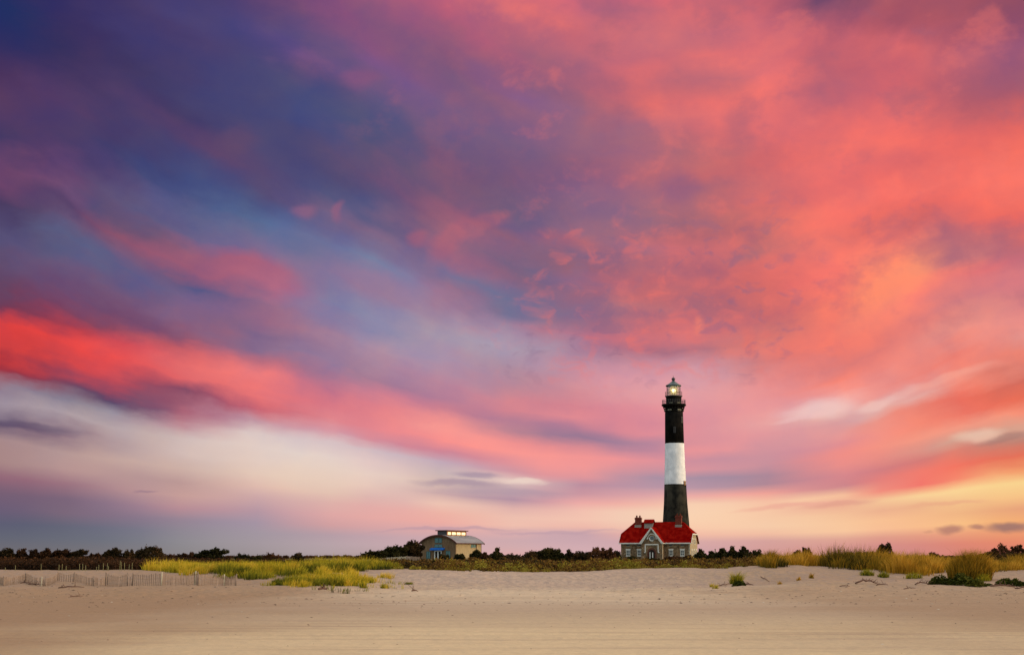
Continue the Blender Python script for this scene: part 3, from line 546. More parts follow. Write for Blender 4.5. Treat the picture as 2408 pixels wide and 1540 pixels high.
# chimneys and ridge ventilator
def chimney(x, top, y=4.1):
    c = MB().box(x-.85, x+.85, y-.45, y+.75, 8.4, top-.5).box(x-.97, x+.97, y-.57, y+.87, top-.5, top-.22).box(x-.85, x+.85, y-.45, y+.75, top-.22, top)
    o = c.build('chimney', BRICK, ROOF)
    MB().box(x-.95, x+.95, y-.55, y+.5, 8.9, 9.55).build('flashing', mottled('lead', (.20, .19, .16), (.28, .26, .22), 2.), o)
    for dx_ in (-.45, .45):
        MB().lathe([(.2, top), (.24, top+.1), (.2, top+.5), (.24, top+.55)], 12, (x+dx_, y+.15)).build('chimney_pot', BRICK, o)
chimney(-5.75, 11.7); chimney(5.85, 12.1)
MB().box(-3.85, -1.45, 3.3, 5.6, 8.6, 10.15).build('ventilator', mottled('grey_louvre', (.22, .20, .17), (.30, .28, .24), 2., stretch=(1, 1, 8)), ROOF)
roofmesh([(-4.05, 3.0, 10.1), (-1.25, 3.0, 10.1), (-1.25, 4.6, 11.15), (-4.05, 4.6, 11.15), (-4.05, 6.2, 10.1), (-1.25, 6.2, 10.1)], [(0, 1, 2, 3), (3, 2, 5, 4)], 'ventilator_roof', ROOF, .15)
# windows
def window(x, z0, z1, w, y=0., parent=HO):
    t = .11
    f = MB().box(x-w/2, x-w/2+t, y-.07, y-.003, z0, z1).box(x+w/2-t, x+w/2, y-.07, y-.003, z0, z1).box(x-w/2+t, x+w/2-t, y-.07, y-.003, z1-t, z1).box(x-w/2+t, x+w/2-t, y-.07, y-.003, z0, z0+t)
    f.box(x-.03, x+.03, y-.06, y-.003, z0+t, z1-t); zm_ = (z0+z1)/2; f.box(x-w/2+t, x-.03, y-.06, y-.003, zm_-.05, zm_+.05).box(x+.03, x+w/2-t, y-.06, y-.003, zm_-.05, zm_+.05)
    o = f.build('window', WHITE, parent)
    MB().box(x-w/2+.04, x+w/2-.04, y-.03, y-.001, z0+.04, z1-.04).build('pane', DGLASS, o)
    MB().box(x-w/2-.1, x+w/2+.1, y-.12, y-.002, z1+.003, z1+.34).build('lintel', WHITE, o)
    MB().box(x-w/2-.08, x+w/2+.08, y-.14, y-.002, z0-.16, z0-.003).build('sill', WHITE, o)
for x in (-7.75, -4.6, 4.45, 7.65): window(x, 1.0, 2.55, 1.15)
for x in (-7.75, -4.6, 4.45, 7.65):
    v = MB().box(x-.45, x+.45, -.05, -.002, 3.75, 4.15).build('eaves_vent', IRON, HO)
    MB().box(x-.5, x+.5, -.09, -.002, 3.6, 3.747).build('sill', mottled('pale_sill', (.32, .29, .22), (.4, .37, .28), 2.), v)
def side_window(y, z0, z1, w):
    X = L2+.06
    o = MB().box(X+.003, X+.07, y-w/2, y+w/2, z0, z0+.12).box(X+.003, X+.07, y-w/2, y+w/2, z1-.12, z1).box(X+.003, X+.07, y-w/2, y-w/2+.12, z0+.12, z1-.12).box(X+.003, X+.07, y+w/2-.12, y+w/2, z0+.12, z1-.12).box(X+.003, X+.06, y-.04, y+.04, z0+.12, z1-.12).build('window', WHITE, HO)
    MB().box(X+.001, X+.03, y-w/2+.05, y+w/2-.05, z0+.05, z1-.05).build('pane', DGLASS, o)
    MB().box(X+.002, X+.12, y-w/2-.1, y+w/2+.1, z1+.003, z1+.32).build('lintel', WHITE, o)
for y in (3.7, 6.5): side_window(y, 4.2, 5.5, 1.0)
for y in (2.2, 5.0, 7.8): side_window(y, .9, 2.55, 1.0)
# arched doorway
def arch(cx, w, z0, zs, n=14, k=1.12): return [(cx-w/2, z0)]+[(cx-w/2*math.cos(math.pi*i/n), zs+w/2*k*math.sin(math.pi*i/n)) for i in range(n+1)]+[(cx+w/2, z0)]
DARKW = mottled('dark_doorway', (.010, .007, .005), (.022, .014, .010), 2.)
dw = MB().strip(arch(bc, 2.5, -.6, 1.75), arch(bc, 1.75, -.6, 1.65), bf-.16, bf-.002).build('doorway', mottled('brick_arch', (.075, .025, .015), (.12, .045, .028), 3.), HO)
d_ = MB().prism(arch(bc, 1.76, -.6, 1.65), bf-.05, bf-.001).build('door', DARKW, HO)
MB().box(bc-.62, bc-.40, bf-.11, bf-.052, -.6, 2.0).box(bc+.12, bc+.36, bf-.11, bf-.052, -.6, 1.9).build('door_frame', WHITE, d_)
hm = MB().box(bc-1.95, bc+1.95, bf-.16, bf-.002, 3.92, 4.2)
for s in (-1, 1): hm.box(bc+s*1.82-.13, bc+s*1.82+.13, bf-.15, bf-.003, 2.0, 3.918); hm.box(bc+s*1.98-.16, bc+s*1.98+.16, bf-.17, bf-.001, 1.78, 2.05)
hm.build('hood_mould', WHITE, HO)
zc_ = 5.75
def arc(r, a0, a1, n=20): return [(bc+.1+r*math.cos(math.radians(a0+(a1-a0)*i/n)), zc_+r*math.sin(math.radians(a0+(a1-a0)*i/n))) for i in range(n+1)]
rw_ = MB().strip(arc(.72, 0, 360, 32), arc(.58, 0, 360, 32), bf-.09, bf-.002).build('round_window', mottled('grey_window_frame', (.30, .30, .26), (.42, .42, .36), 2.), HO)
MB().prism(arc(.60, 0, 345, 24), bf-.04, bf-.001).build('pane', DGLASS, rw_)
MB().strip(arc(.80, 165, 300), arc(.56, 165, 300), bf-.12, bf-.003).build('rim', WHITE, rw_)
MB().strip(arc(1.28, 0, 180), arc(1.08, 0, 180), bf-.14, bf-.002).box(bc+.1-1.55, bc+.1-1.1, bf-.13, bf-.003, zc_-.2, zc_-.003).box(bc+.1+1.1, bc+.1+1.55, bf-.13, bf-.003, zc_-.2, zc_-.003).build('window_hood', WHITE, rw_)
MB().box(-6.0, 5.0, -4.6, -3.2, -1.6, -.75).build('front_step', mottled('step_stone', (.3, .28, .24), (.36, .33, .28), 2.), HO)

# ---------------------------------------------------------------- the vaulted barn
def shingle(c1, c2):
    def f(q, b):
        x, y, z = q.sep(obj_co(q))
        bd = q.noise(q.xyz(q.m('MULTIPLY', x, 3.), q.m('MULTIPLY', y, 3.), q.m('MULTIPLY', z, .35)), 1.5, 5., .7)
        pl = q.noise(obj_co(q), .5, 3.)
        q.put(b.inputs['Base Color'], q.mix(q.step(q.m('ADD', q.m('MULTIPLY', bd, .7), q.m('MULTIPLY', pl, .3)), .35, .65), c1, c2)); bump(q, b, bd, .5, .05)
    return f
BROWN = material('brown_shingle', shingle((.105, .062, .032), (.22, .145, .08)), .9)
SUNLITW = material('sunlit_shingle', shingle((.30, .23, .13), (.42, .33, .19)), .9)  # the shingle made paler, sunlight painted into the long sides
BC = at(1031, 1300, 378); BZ = 1.1
BA = empty('barn', (BC.x, BC.y, BZ), math.radians(-27.6), 'brown barn with a vaulted grey roof, blue awning and four bright yellow rooftop windows', 'barn')
R_ = (5.75**2+2.1**2)/(2*2.1)
def vault(w, drop=0., n=20):
    z0 = 6.55-R_; return [(x, z0-drop+math.sqrt(R_**2-x*x)) for x in np.linspace(-w, w, n+1)]
MB().prism([(-5.2, -1)]+vault(5.2, .30)+[(5.2, -1)], 0, .35).build('front_wall', BROWN, BA)
MB().prism([(-5.2, -1)]+vault(5.2, .30)+[(5.2, -1)], 13.65, 14).build('rear_wall', BROWN, BA)
MB().box(4.9, 5.2, .352, 13.648, -1, 4.55).box(-5.2, -4.9, .352, 13.648, -1, 4.55).build('side_wall', SUNLITW, BA)
BR = MB().strip(vault(5.75), vault(5.75, .25), -.45, 14.45).build('roof', mottled('grey_metal_roof', (.135, .14, .155), (.20, .20, .215), .8, .5, .3, .1, (1, .2, 1)), BA)
FASC = mottled('dark_fascia', (.06, .022, .018), (.10, .035, .028), 2.)
MB().strip(vault(5.85, -.04), vault(5.85, .34), -.60, -.455).build('fascia', FASC, BA)
MB().strip(vault(5.85, -.04), vault(5.85, .34), 14.455, 14.6).build('fascia', FASC, BA)
MB().box(5.76, 5.98, -.45, 14.45, 4.18, 4.42).box(-5.98, -5.76, -.45, 14.45, 4.18, 4.42).build('gutter', FASC, BA)
MO = MB().box(-1.4, 1.4, 1.8, 12.2, 6.1, 7.6).build('monitor', mottled('monitor_boarding', (.05, .05, .055), (.09, .085, .085), 2.), BR)
MB().box(-1.85, 1.85, 1.4, 12.7, 7.6, 7.82).build('monitor_roof', FASC, MO)
fr = MB().box(1.403, 1.5, 1.8, 12.2, 6.4, 6.62).box(1.403, 1.5, 1.8, 12.2, 7.32, 7.597)
for k in range(5): yk = 1.8+k*2.6-(.5 if k else 0)*.9; fr.box(1.403, 1.5, yk, yk+.45, 6.623, 7.317)
fr.build('window_frame', mottled('brown_frame', (.20, .075, .035), (.26, .10, .05), 2.), MO)
GLOW = emitter('bright_window', (1, .80, .45), .82)  # panes emit an even warm yellow
for k in range(4):
    y0 = 1.8+k*2.6-(.45 if k else 0)+.47; y1 = 1.8+(k+1)*2.6-.45-.02
    MB().box(1.402, 1.44, y0, y1, 6.63, 7.31).build('bright_window', GLOW, MO)
TEAL = mottled('teal_glass', (.05, .13, .14), (.08, .19, .19), 1.4, .35, .5)
def panel(x0, x1, z0, z1, name='window', n=2):
    o = MB().box(x0, x1, -.07, -.002, z0, z1).build(name, TEAL, BA)
    m = MB()
    for k in range(n+1):
        xk = x0+(x1-x0)*k/n; m.box(xk-.05, xk+.05, -.12, -.073, z0, z1)
    m.box(x0+.06, x1-.06, -.11, -.074, z1-.09, z1).box(x0+.06, x1-.06, -.11, -.074, z0, z0+.09)
    m.build('frame', mottled('teal_frame', (.045, .09, .09), (.07, .12, .12), 2.), o)
panel(-1.05, 1.05, 4.45, 5.75); panel(-1.15, 1.15, 3.25, 4.1); panel(-3.6, -2.45, .4, 2.3); panel(2.35, 3.6, .4, 2.4)
MB().prism([(-.9, 2.55), (-.9, 2.85), (-.01, 3.2), (-.01, 2.75)], -2.2, 1.95, 'x').build('awning', mottled('blue_canvas', (.005, .10, .42), (.008, .13, .50), 1.5, .7), BA)
do = MB().box(-1.15, 1.05, -.08, -.003, -.5, 2.45).build('door', DARKW, BA)
MB().box(-1.2, -.9, -.16, -.083, -.5, 2.25).box(-.25, .12, -.16, -.083, -.5, 2.25).box(.78, 1.08, -.16, -.083, -.5, 2.25).box(-1.2, 1.08, -.15, -.084, 2.253, 2.5).build('door_frame', WHITE, do)
o = MB().box(5.203, 5.28, 8.2, 10.6, 3.2, 4.1).build('window', TEAL, BA); MB().box(5.282, 5.33, 9.35, 9.45, 3.2, 4.1).box(5.281, 5.33, 8.2, 10.6, 3.15, 3.27).build('frame', SUNLITW, o)
MB().tube([(5.29, 10.95, -.6), (5.29, 10.95, 4.2)], [.09, .09]).build('downspout', FASC, BA)

# ---------------------------------------------------------------- grasses, shrubs and trees
rng = np.random.default_rng(7)
def leaf_cards(C, S, T, name, mat, parent=None, flat=.0):
    n = len(C); u = rng.normal(size=(n, 3)); u[:, 2] *= (1-flat); u /= np.linalg.norm(u, axis=1)[:, None]
    w = np.cross(u, rng.normal(size=(n, 3))); w /= np.linalg.norm(w, axis=1)[:, None]
    S = np.asarray(S)[:, None]; a = u*S; b = w*S*.55
    V = np.stack([C-a, C-a*.15+b, C+a, C-a*.15-b], 1).reshape(-1, 3)
    return np_mesh(name, V, np.arange(4*n), np.full(n, 4), mat, np.repeat(T, 4), parent)
def blades(P, Hh, Wd, T, name, mat, lean=.28, parent=None, wind=(.10, 0)):
    n = len(P); a = rng.uniform(0, 2*np.pi, n); side = np.stack([np.cos(a), np.sin(a), np.zeros(n)], 1)
    ln = rng.normal(size=(n, 2))*lean+np.asarray(wind); L = np.stack([ln[:, 0], ln[:, 1], np.zeros(n)], 1)*Hh[:, None]
    up_ = np.zeros((n, 3)); up_[:, 2] = 1
    hw = (Wd/2)[:, None]*side
    m = P+up_*(Hh*.55)[:, None]+L*.32; tp = P+up_*Hh[:, None]*.97+L
    V = np.stack([P-hw, P+hw, m+hw*.8, m-hw*.8, tp], 1).reshape(-1, 3)
    base = np.arange(n)[:, None]*5
    F_ = np.concatenate([base+np.array([[0, 1, 2, 3]]), base+np.array([[3, 2, 4]])], 1).ravel()
    sz = np.tile([4, 3], n)
    tt = np.repeat(T, 5).reshape(n, 5)+np.array([-.14, -.14, 0, 0, .14]); return np_mesh(name, V, F_, sz, mat, np.clip(tt, 0, 1).ravel(), parent)
GRASS_L = leafy('green_gold_grass', [(0, (.030, .036, .005)), (.3, (.15, .155, .012)), (.55, (.36, .31, .018)), (.8, (.56, .38, .022)), (1, (.66, .46, .06))], .2)
GRASS_R = leafy('golden_brown_grass', [(0, (.012, .012, .003)), (.28, (.075, .058, .007)), (.5, (.22, .135, .010)), (.75, (.44, .225, .014)), (1, (.58, .32, .04))], .15)
HEATH = leafy('heath_leaves', [(0, (.010, .010, .004)), (.25, (.035, .024, .007)), (.5, (.105, .050, .012)), (.7, (.19, .100, .018)), (.85, (.20, .15, .014)), (1, (.27, .23, .03))], .2)
DARK = leafy('dark_tree_leaves', [(0, (.008, .006, .003)), (.4, (.026, .018, .007)), (.7, (.062, .036, .012)), (1, (.12, .055, .02))], .25)
PINE = leafy('pine_needles', [(0, (.008, .008, .003)), (.5, (.030, .028, .007)), (.8, (.068, .050, .012)), (1, (.11, .07, .018))], .25)
RUST = leafy('rust_leaves', [(0, (.020, .010, .005)), (.4, (.06, .026, .010)), (.7, (.12, .05, .02)), (1, (.20, .085, .04))], .3)
BARK = mottled('dark_bark', (.02, .014, .01), (.05, .035, .025), 4.)

def ground_from_px(px, Y): x = (px-1204)/F*Y*1.0137; return x
# ---- dune grass as masses: many clumps of splayed blades with gaps between
def grass_mass(name, NC_, per, rad, rangepx, Yr, lower, hfun, tfun, wd, mat, label, dens=None, gap=-.12):
    M_ = NC_*8; px = rng.uniform(*rangepx, M_); Y = Yr[0]+(Yr[1]-Yr[0])*rng.uniform(0, 1, M_)**1.3
    X = ground_from_px(px, Y); z = ground(X, Y); py = 1310-(z-CAM_H)/Y*F*.987
    lo = np.interp(px, *zip(*lower)); n1 = fbm(X/1.5, Y/2.2, 41, 3)
    keep = (py < lo-2+5*fbm(X/.8, Y/.8, 43, 2)) & (n1 > gap)
    if dens is not None: keep &= rng.uniform(size=M_) < dens(px, Y, X)
    k = np.flatnonzero(keep)[:NC_]; px, X, Y, n1 = px[k], X[k], Y[k], n1[k]; nc = len(k)
    hc = hfun(px, Y)*(1+.75*n1)*rng.uniform(.62, 1.22, nc)
    tc_ = np.clip(tfun(px, Y)+.75*fbm(X/2.2, Y/3.5, 47, 3)+rng.normal(size=nc)*.15, 0.05, .95)
    r = rng.uniform(0, 1, (nc, per))**.7; a = rng.uniform(0, 2*np.pi, (nc, per)); R = rad*rng.uniform(.6, 1.3, nc)[:, None]
    bx = X[:, None]+R*r*np.cos(a); by = Y[:, None]+R*r*np.sin(a); f = lambda q: q.ravel()
    P = np.stack([f(bx), f(by), ground(f(bx), f(by))-.03], 1)
    Hh = f(hc[:, None]*(1-.45*r**2)*rng.uniform(.6, 1.15, (nc, per)))
    T = np.clip(f(tc_[:, None]-.12*r+rng.normal(size=(nc, per))*.13), 0, 1)
    o = blades(P, Hh, np.full(len(P), wd), T, name, mat, .20, None, np.stack([f(r*np.cos(a))*.45+.10, f(r*np.sin(a))*.45], 1))
    tag(o, label, kind='stuff', cat='grass'); return o
low_l = [(360, 1341), (400, 1345), (470, 1351), (560, 1357), (620, 1361), (660, 1359), (700, 1353), (760, 1348), (880, 1345), (930, 1339), (970, 1334)]
grass_mass('dune_grass', 900, 80, .52, (366, 965), (78, 128), low_l,
           lambda px, Y: np.interp(px, [366, 420, 500, 700, 900, 965], [.66, .74, .60, .64, .72, .42]),
           lambda px, Y: .53+.22*(1-sstep(430, 520, px))-.05*sstep(840, 960, px), .032, GRASS_L, 'yellow green beach grass covering the low dune left of centre', None, -.20)
low_f = [(620, 1384), (680, 1380), (760, 1376), (860, 1376), (900, 1369), (925, 1362)]
def upper_f(px): return np.interp(px, [620, 660, 700, 760, 800, 925], [1378, 1371, 1362, 1348, 1344, 1346])
def dens_f(px, Y, X):
    z = ground(X, Y); py = 1310-(z-CAM_H)/Y*F*.987; return np.where(py > upper_f(px), 1., 0.)*np.interp(px, [620, 660, 880, 925], [.5, 1, 1, .4])
grass_mass('dune_grass', 190, 60, .34, (622, 925), (70, 92), low_f, lambda px, Y: np.interp(px, [620, 700, 800, 925], [.30, .46, .60, .36]),
           lambda px, Y: .55+.1*sstep(700, 800, px), .028, GRASS_L, 'tongue of bright green grass spilling down onto the bare sand', dens_f, -.3)
low_s = [(640, 1384), (780, 1395), (900, 1388), (985, 1382)]
grass_mass('sparse_grass', 75, 7, .16, (650, 985), (66, 86), low_s, lambda px, Y: np.full(len(px), .36), lambda px, Y: np.full(len(px), .55), .022, GRASS_L, 'thin scattered grass shoots on the sand below the green dune grass', lambda px, Y, X: .5+.5*np.sign(fbm(X/.7, Y/.7, 77, 2)))
low_r = [(1772, 1334), (1800, 1337), (1815, 1333), (1850, 1331), (1900, 1331), (1940, 1336), (1985, 1343), (2030, 1342), (2060, 1346), (2110, 1350), (2160, 1352), (2200, 1346), (2290, 1346), (2320, 1340), (2408, 1342), (2540, 1344)]
grass_mass('dune_grass', 1250, 90, .58, (1768, 2560), (85, 132), low_r,
           lambda px, Y: np.interp(px, [1768, 1800, 1900, 1950, 2050, 2150, 2185, 2310, 2360, 2408], [.62, .95, .98, 1.08, 1.0, 1.05, .72, .72, .88, .95]),
           lambda px, Y: .68+.06*sstep(90, 100, Y), .034, GRASS_R, 'tall golden brown dune grass along the crest right of the house', None, -.25)
# ---- single tufts of grass, each a thing
def tussock(px, Y, w, h, n, mat, t, label, spread=.3, wd=.028, dy=0.):
    X = ground_from_px(px, Y); z = float(ground(X, Y)); r = rng.uniform(0, 1, n)**.6; a = rng.uniform(0, 2*np.pi, n)
    dx_, dy_ = w/2*r*np.cos(a), w/2*.8*r*np.sin(a)
    P = np.stack([dx_, dy_, ground(X+dx_, Y+dy_)-z-.03], 1)
    o = empty('grass_tussock', (X, Y, z+dy), 0, label, 'grass tuft', 'single grass tufts on the dune')
    Hh = h*(1-.55*r**2)*(.7+.5*rng.uniform(size=n)); b = blades(P, Hh, np.full(n, wd), np.clip(t+rng.normal(size=n)*.18, 0, 1), 'blades', mat, spread, o)
    return o
tussock(2250, 84.5, 2.5, 1.75, 5200, GRASS_R, .52, 'largest rounded golden tussock standing forward on the right dune', .26, .035)
tussock(1795, 93, 1.0, 1.0, 900, GRASS_R, .36, 'olive green tussock at the left end of the golden dune grass', .28, .034)
tussock(2015, 87.5, .9, .45, 300, GRASS_L, .35, 'low green tuft at the foot of the golden grass, middle right', .4)
tussock(2053, 86.8, .7, .42, 260, GRASS_L, .3, 'short dark green tuft below the golden grass beside bare sand', .4)
tussock(1716, 84.2, .75, .75, 420, GRASS_L, .42, 'isolated green and yellow tuft on the bare dune face beside a stick', .45)
tussock(1888, 84, .30, .40, 70, GRASS_R, .55, 'tiny straw tuft on bare sand below the right grass', .3)
tussock(1859, 82, .26, .28, 50, GRASS_R, .8, 'small yellow sprig on pale sand, right of the dune hump', .4)
tussock(1815, 79.5, .30, .26, 40, GRASS_R, .8, 'faint yellow sprig lowest on the sand below the dune hump', .4)
tussock(1668, 77, .35, .34, 60, GRASS_L, .55, 'thin green sprig at the foot of the bare dune face', .4)
tussock(968, 84, .55, .22, 120, GRASS_L, .3, 'flat green tuft on sand just right of the green grass', .7)
tussock(2280, 83.4, .8, .5, 240, GRASS_L, .45, 'bright green fringe tuft at the right foot of the largest tussock', .45)
tussock(2120, 86, 1.1, .45, 260, GRASS_L, .45, 'yellow green tuft spreading at the foot of the golden grass', .45)
tussock(865, 74.5, .5, .42, 90, GRASS_L, .5, 'loose green tuft standing apart below the grass tongue', .4)
tussock(913, 77, .5, .40, 90, GRASS_L, .55, 'wispy yellow tuft at the right tip of the grass tongue', .45)
tussock(1660, 80.5, .3, .3, 50, GRASS_L, .7, 'small pale sprig at the lower end of the dune stick', .4)
# ---- low mats of green leaves on the sand
MAT = leafy('green_mat_leaves', [(0, (.010, .014, .002)), (.5, (.035, .045, .004)), (1, (.11, .10, .012))], .2)
def mat_plant(px, Y, w, d, h, n, label, t=.5):
    X = ground_from_px(px, Y); z = float(ground(X, Y)); a = rng.uniform(0, 2*np.pi, n); r = np.sqrt(rng.uniform(0, 1, n))
    dx_, dy_ = w/2*r*np.cos(a), d/2*r*np.sin(a); k = fbm(dx_*2+px, dy_*2, 3, 3)
    zz = ground(X+dx_, Y+dy_)-z+h*np.clip(1-r**2, 0, 1)**.6*rng.uniform(.25, 1, n)*(1+.9*k)
    o = empty('beach_shrub', (X, Y, z), 0, label, 'shrub', 'low green mats on the right dune')
    leaf_cards(np.stack([dx_, dy_, zz], 1), rng.uniform(.05, .11, n), np.clip(t+.6*k+rng.normal(size=n)*.2, 0, 1), 'foliage', MAT, o, .3)
mat_plant(2187, 78.5, 1.5, 1.3, .34, 1100, 'left lobe of the low dark green mats, below the largest tussock', .35)
mat_plant(2229, 78.0, 1.7, 1.5, .55, 1800, 'biggest and tallest dark green mat, directly below the largest tussock', .45)
mat_plant(2262, 77.0, 1.1, 1.0, .45, 700, 'small olive mat touching the right side of the biggest green mat', .75)
mat_plant(2288, 78, .65, .6, .18, 220, 'smallest flat reddish green mat alone on pale sand', .65)
mat_plant(2352, 79, 2.1, 1.3, .42, 1200, 'wide low green mat over dark wrack at the far right', .55)
mat_plant(1722, 82, .75, .7, .30, 380, 'little dark green plant under the isolated tuft on the dune', .45)

# ---- heath: the low brown cover between the dune and the buildings
def mounds(name, cnt, pxr, Yr, hfun, per, size, tfun, mat, label, zoff=0.):
    px = rng.uniform(*pxr, cnt); Y = Yr[0]*(Yr[1]/Yr[0])**rng.uniform(0, 1, cnt); X = ground_from_px(px, Y)
    hh = hfun(px, Y)*rng.uniform(.6, 1.2, cnt); rr_ = hh*rng.uniform(.7, 1.3, cnt)
    tb_ = np.clip(tfun(px, Y, X)+rng.normal(size=cnt)*.10, 0, 1)
    a = rng.normal(size=(cnt, per, 3)); a /= np.linalg.norm(a, axis=2)[:, :, None]; a *= rng.uniform(.55, 1.05, (cnt, per))[:, :, None]
    a[:, :, 2] = np.abs(a[:, :, 2]); C = np.stack([X, Y, ground(X, Y)+zoff], 1)[:, None, :]+a*np.stack([rr_, rr_, hh], 1)[:, None, :]
    sc = size*(Y/110)**.7
    o = leaf_cards(C.reshape(-1, 3), (sc[:, None]*rng.uniform(.6, 1.4, (cnt, per))).ravel(), np.clip(tb_[:, None]+rng.normal(size=(cnt, per))*.13, 0, 1).ravel(), name, mat)
    tag(o, label, kind='stuff', cat='undergrowth'); return o
mounds('undergrowth', 620, (880, 1830), (97, 150), lambda p, y: np.interp(p, [880, 960, 1000, 1200, 1420, 1500, 1830], [.28, .58, .70, .64, .66, .60, .66])*(1+.7*fbm((p-1204)*y/2700, y/8, 81, 2)), 150, .085,
       lambda p, y, x: .48+.55*fbm(x/3.5, y/9, 61, 3)+.22*(y < 99), HEATH, 'low brown and olive heath shrubs behind the bare dune crest')
mounds('undergrowth', 620, (840, 1900), (150, 260), lambda p, y: np.interp(y, [150, 200, 260], [.66, .76, .80])*(1+.8*fbm((p-1204)*y/2400, y/12, 83, 2)), 110, .12,
       lambda p, y, x: .46+.55*fbm(x/7, y/25, 67, 3), HEATH, 'brown heath spreading back to the barn and the house')
mounds('undergrowth', 300, (900, 1830), (95.5, 99), lambda p, y: np.full(len(p), .24)*(1+.9*fbm((p-1204)*y/1500, y, 85, 2)), 60, .06,
       lambda p, y, x: .80+.5*fbm(x/3, y/3, 63, 2), HEATH, 'fringe of yellow green plants along the bare dune crest')
mounds('thicket', 1000, (-60, 900), (115, 270), lambda p, y: np.interp(p, [-60, 350, 520, 700, 900], [1.0, 1.0, .85, .62, .55])*np.interp(y, [115, 200, 270], [.74, .86, .86])*(1+.5*fbm((p-1204)*y/3400/4, y/12, 87, 2)), 80, .14,
       lambda p, y, x: .26+.5*fbm(x/6, y/25, 69, 3), RUST, 'dark brown thicket behind the stakes and grass on the left')
mounds('thicket', 500, (-60, 400), (104, 125), lambda p, y: np.interp(p, [-60, 300, 400], [.75, .75, .55])*(1+.6*fbm((p-1204)*y/3400/3, y/8, 89, 2)), 90, .10,
       lambda p, y, x: .20+.5*fbm(x/4, y/8, 71, 3), RUST, 'nearest dark brown brush just behind the left dune crest')
mounds('thicket', 460, (1640, 2560), (150, 300), lambda p, y: np.interp(y, [150, 300], [.75, .95]), 80, .15,
       lambda p, y, x: .30+.5*fbm(x/8, y/25, 73, 3), HEATH, 'brown scrub beyond the golden dune grass on the right')
mounds('distant_scrub', 1500, (-150, 2560), (420, 1500), lambda p, y: np.interp(y, [420, 1500], [.7, 1.9]), 24, .22,
       lambda p, y, x: .3+.4*fbm(x/40, y/90, 75, 3), RUST, 'far flat line of dark scrub along the horizon')

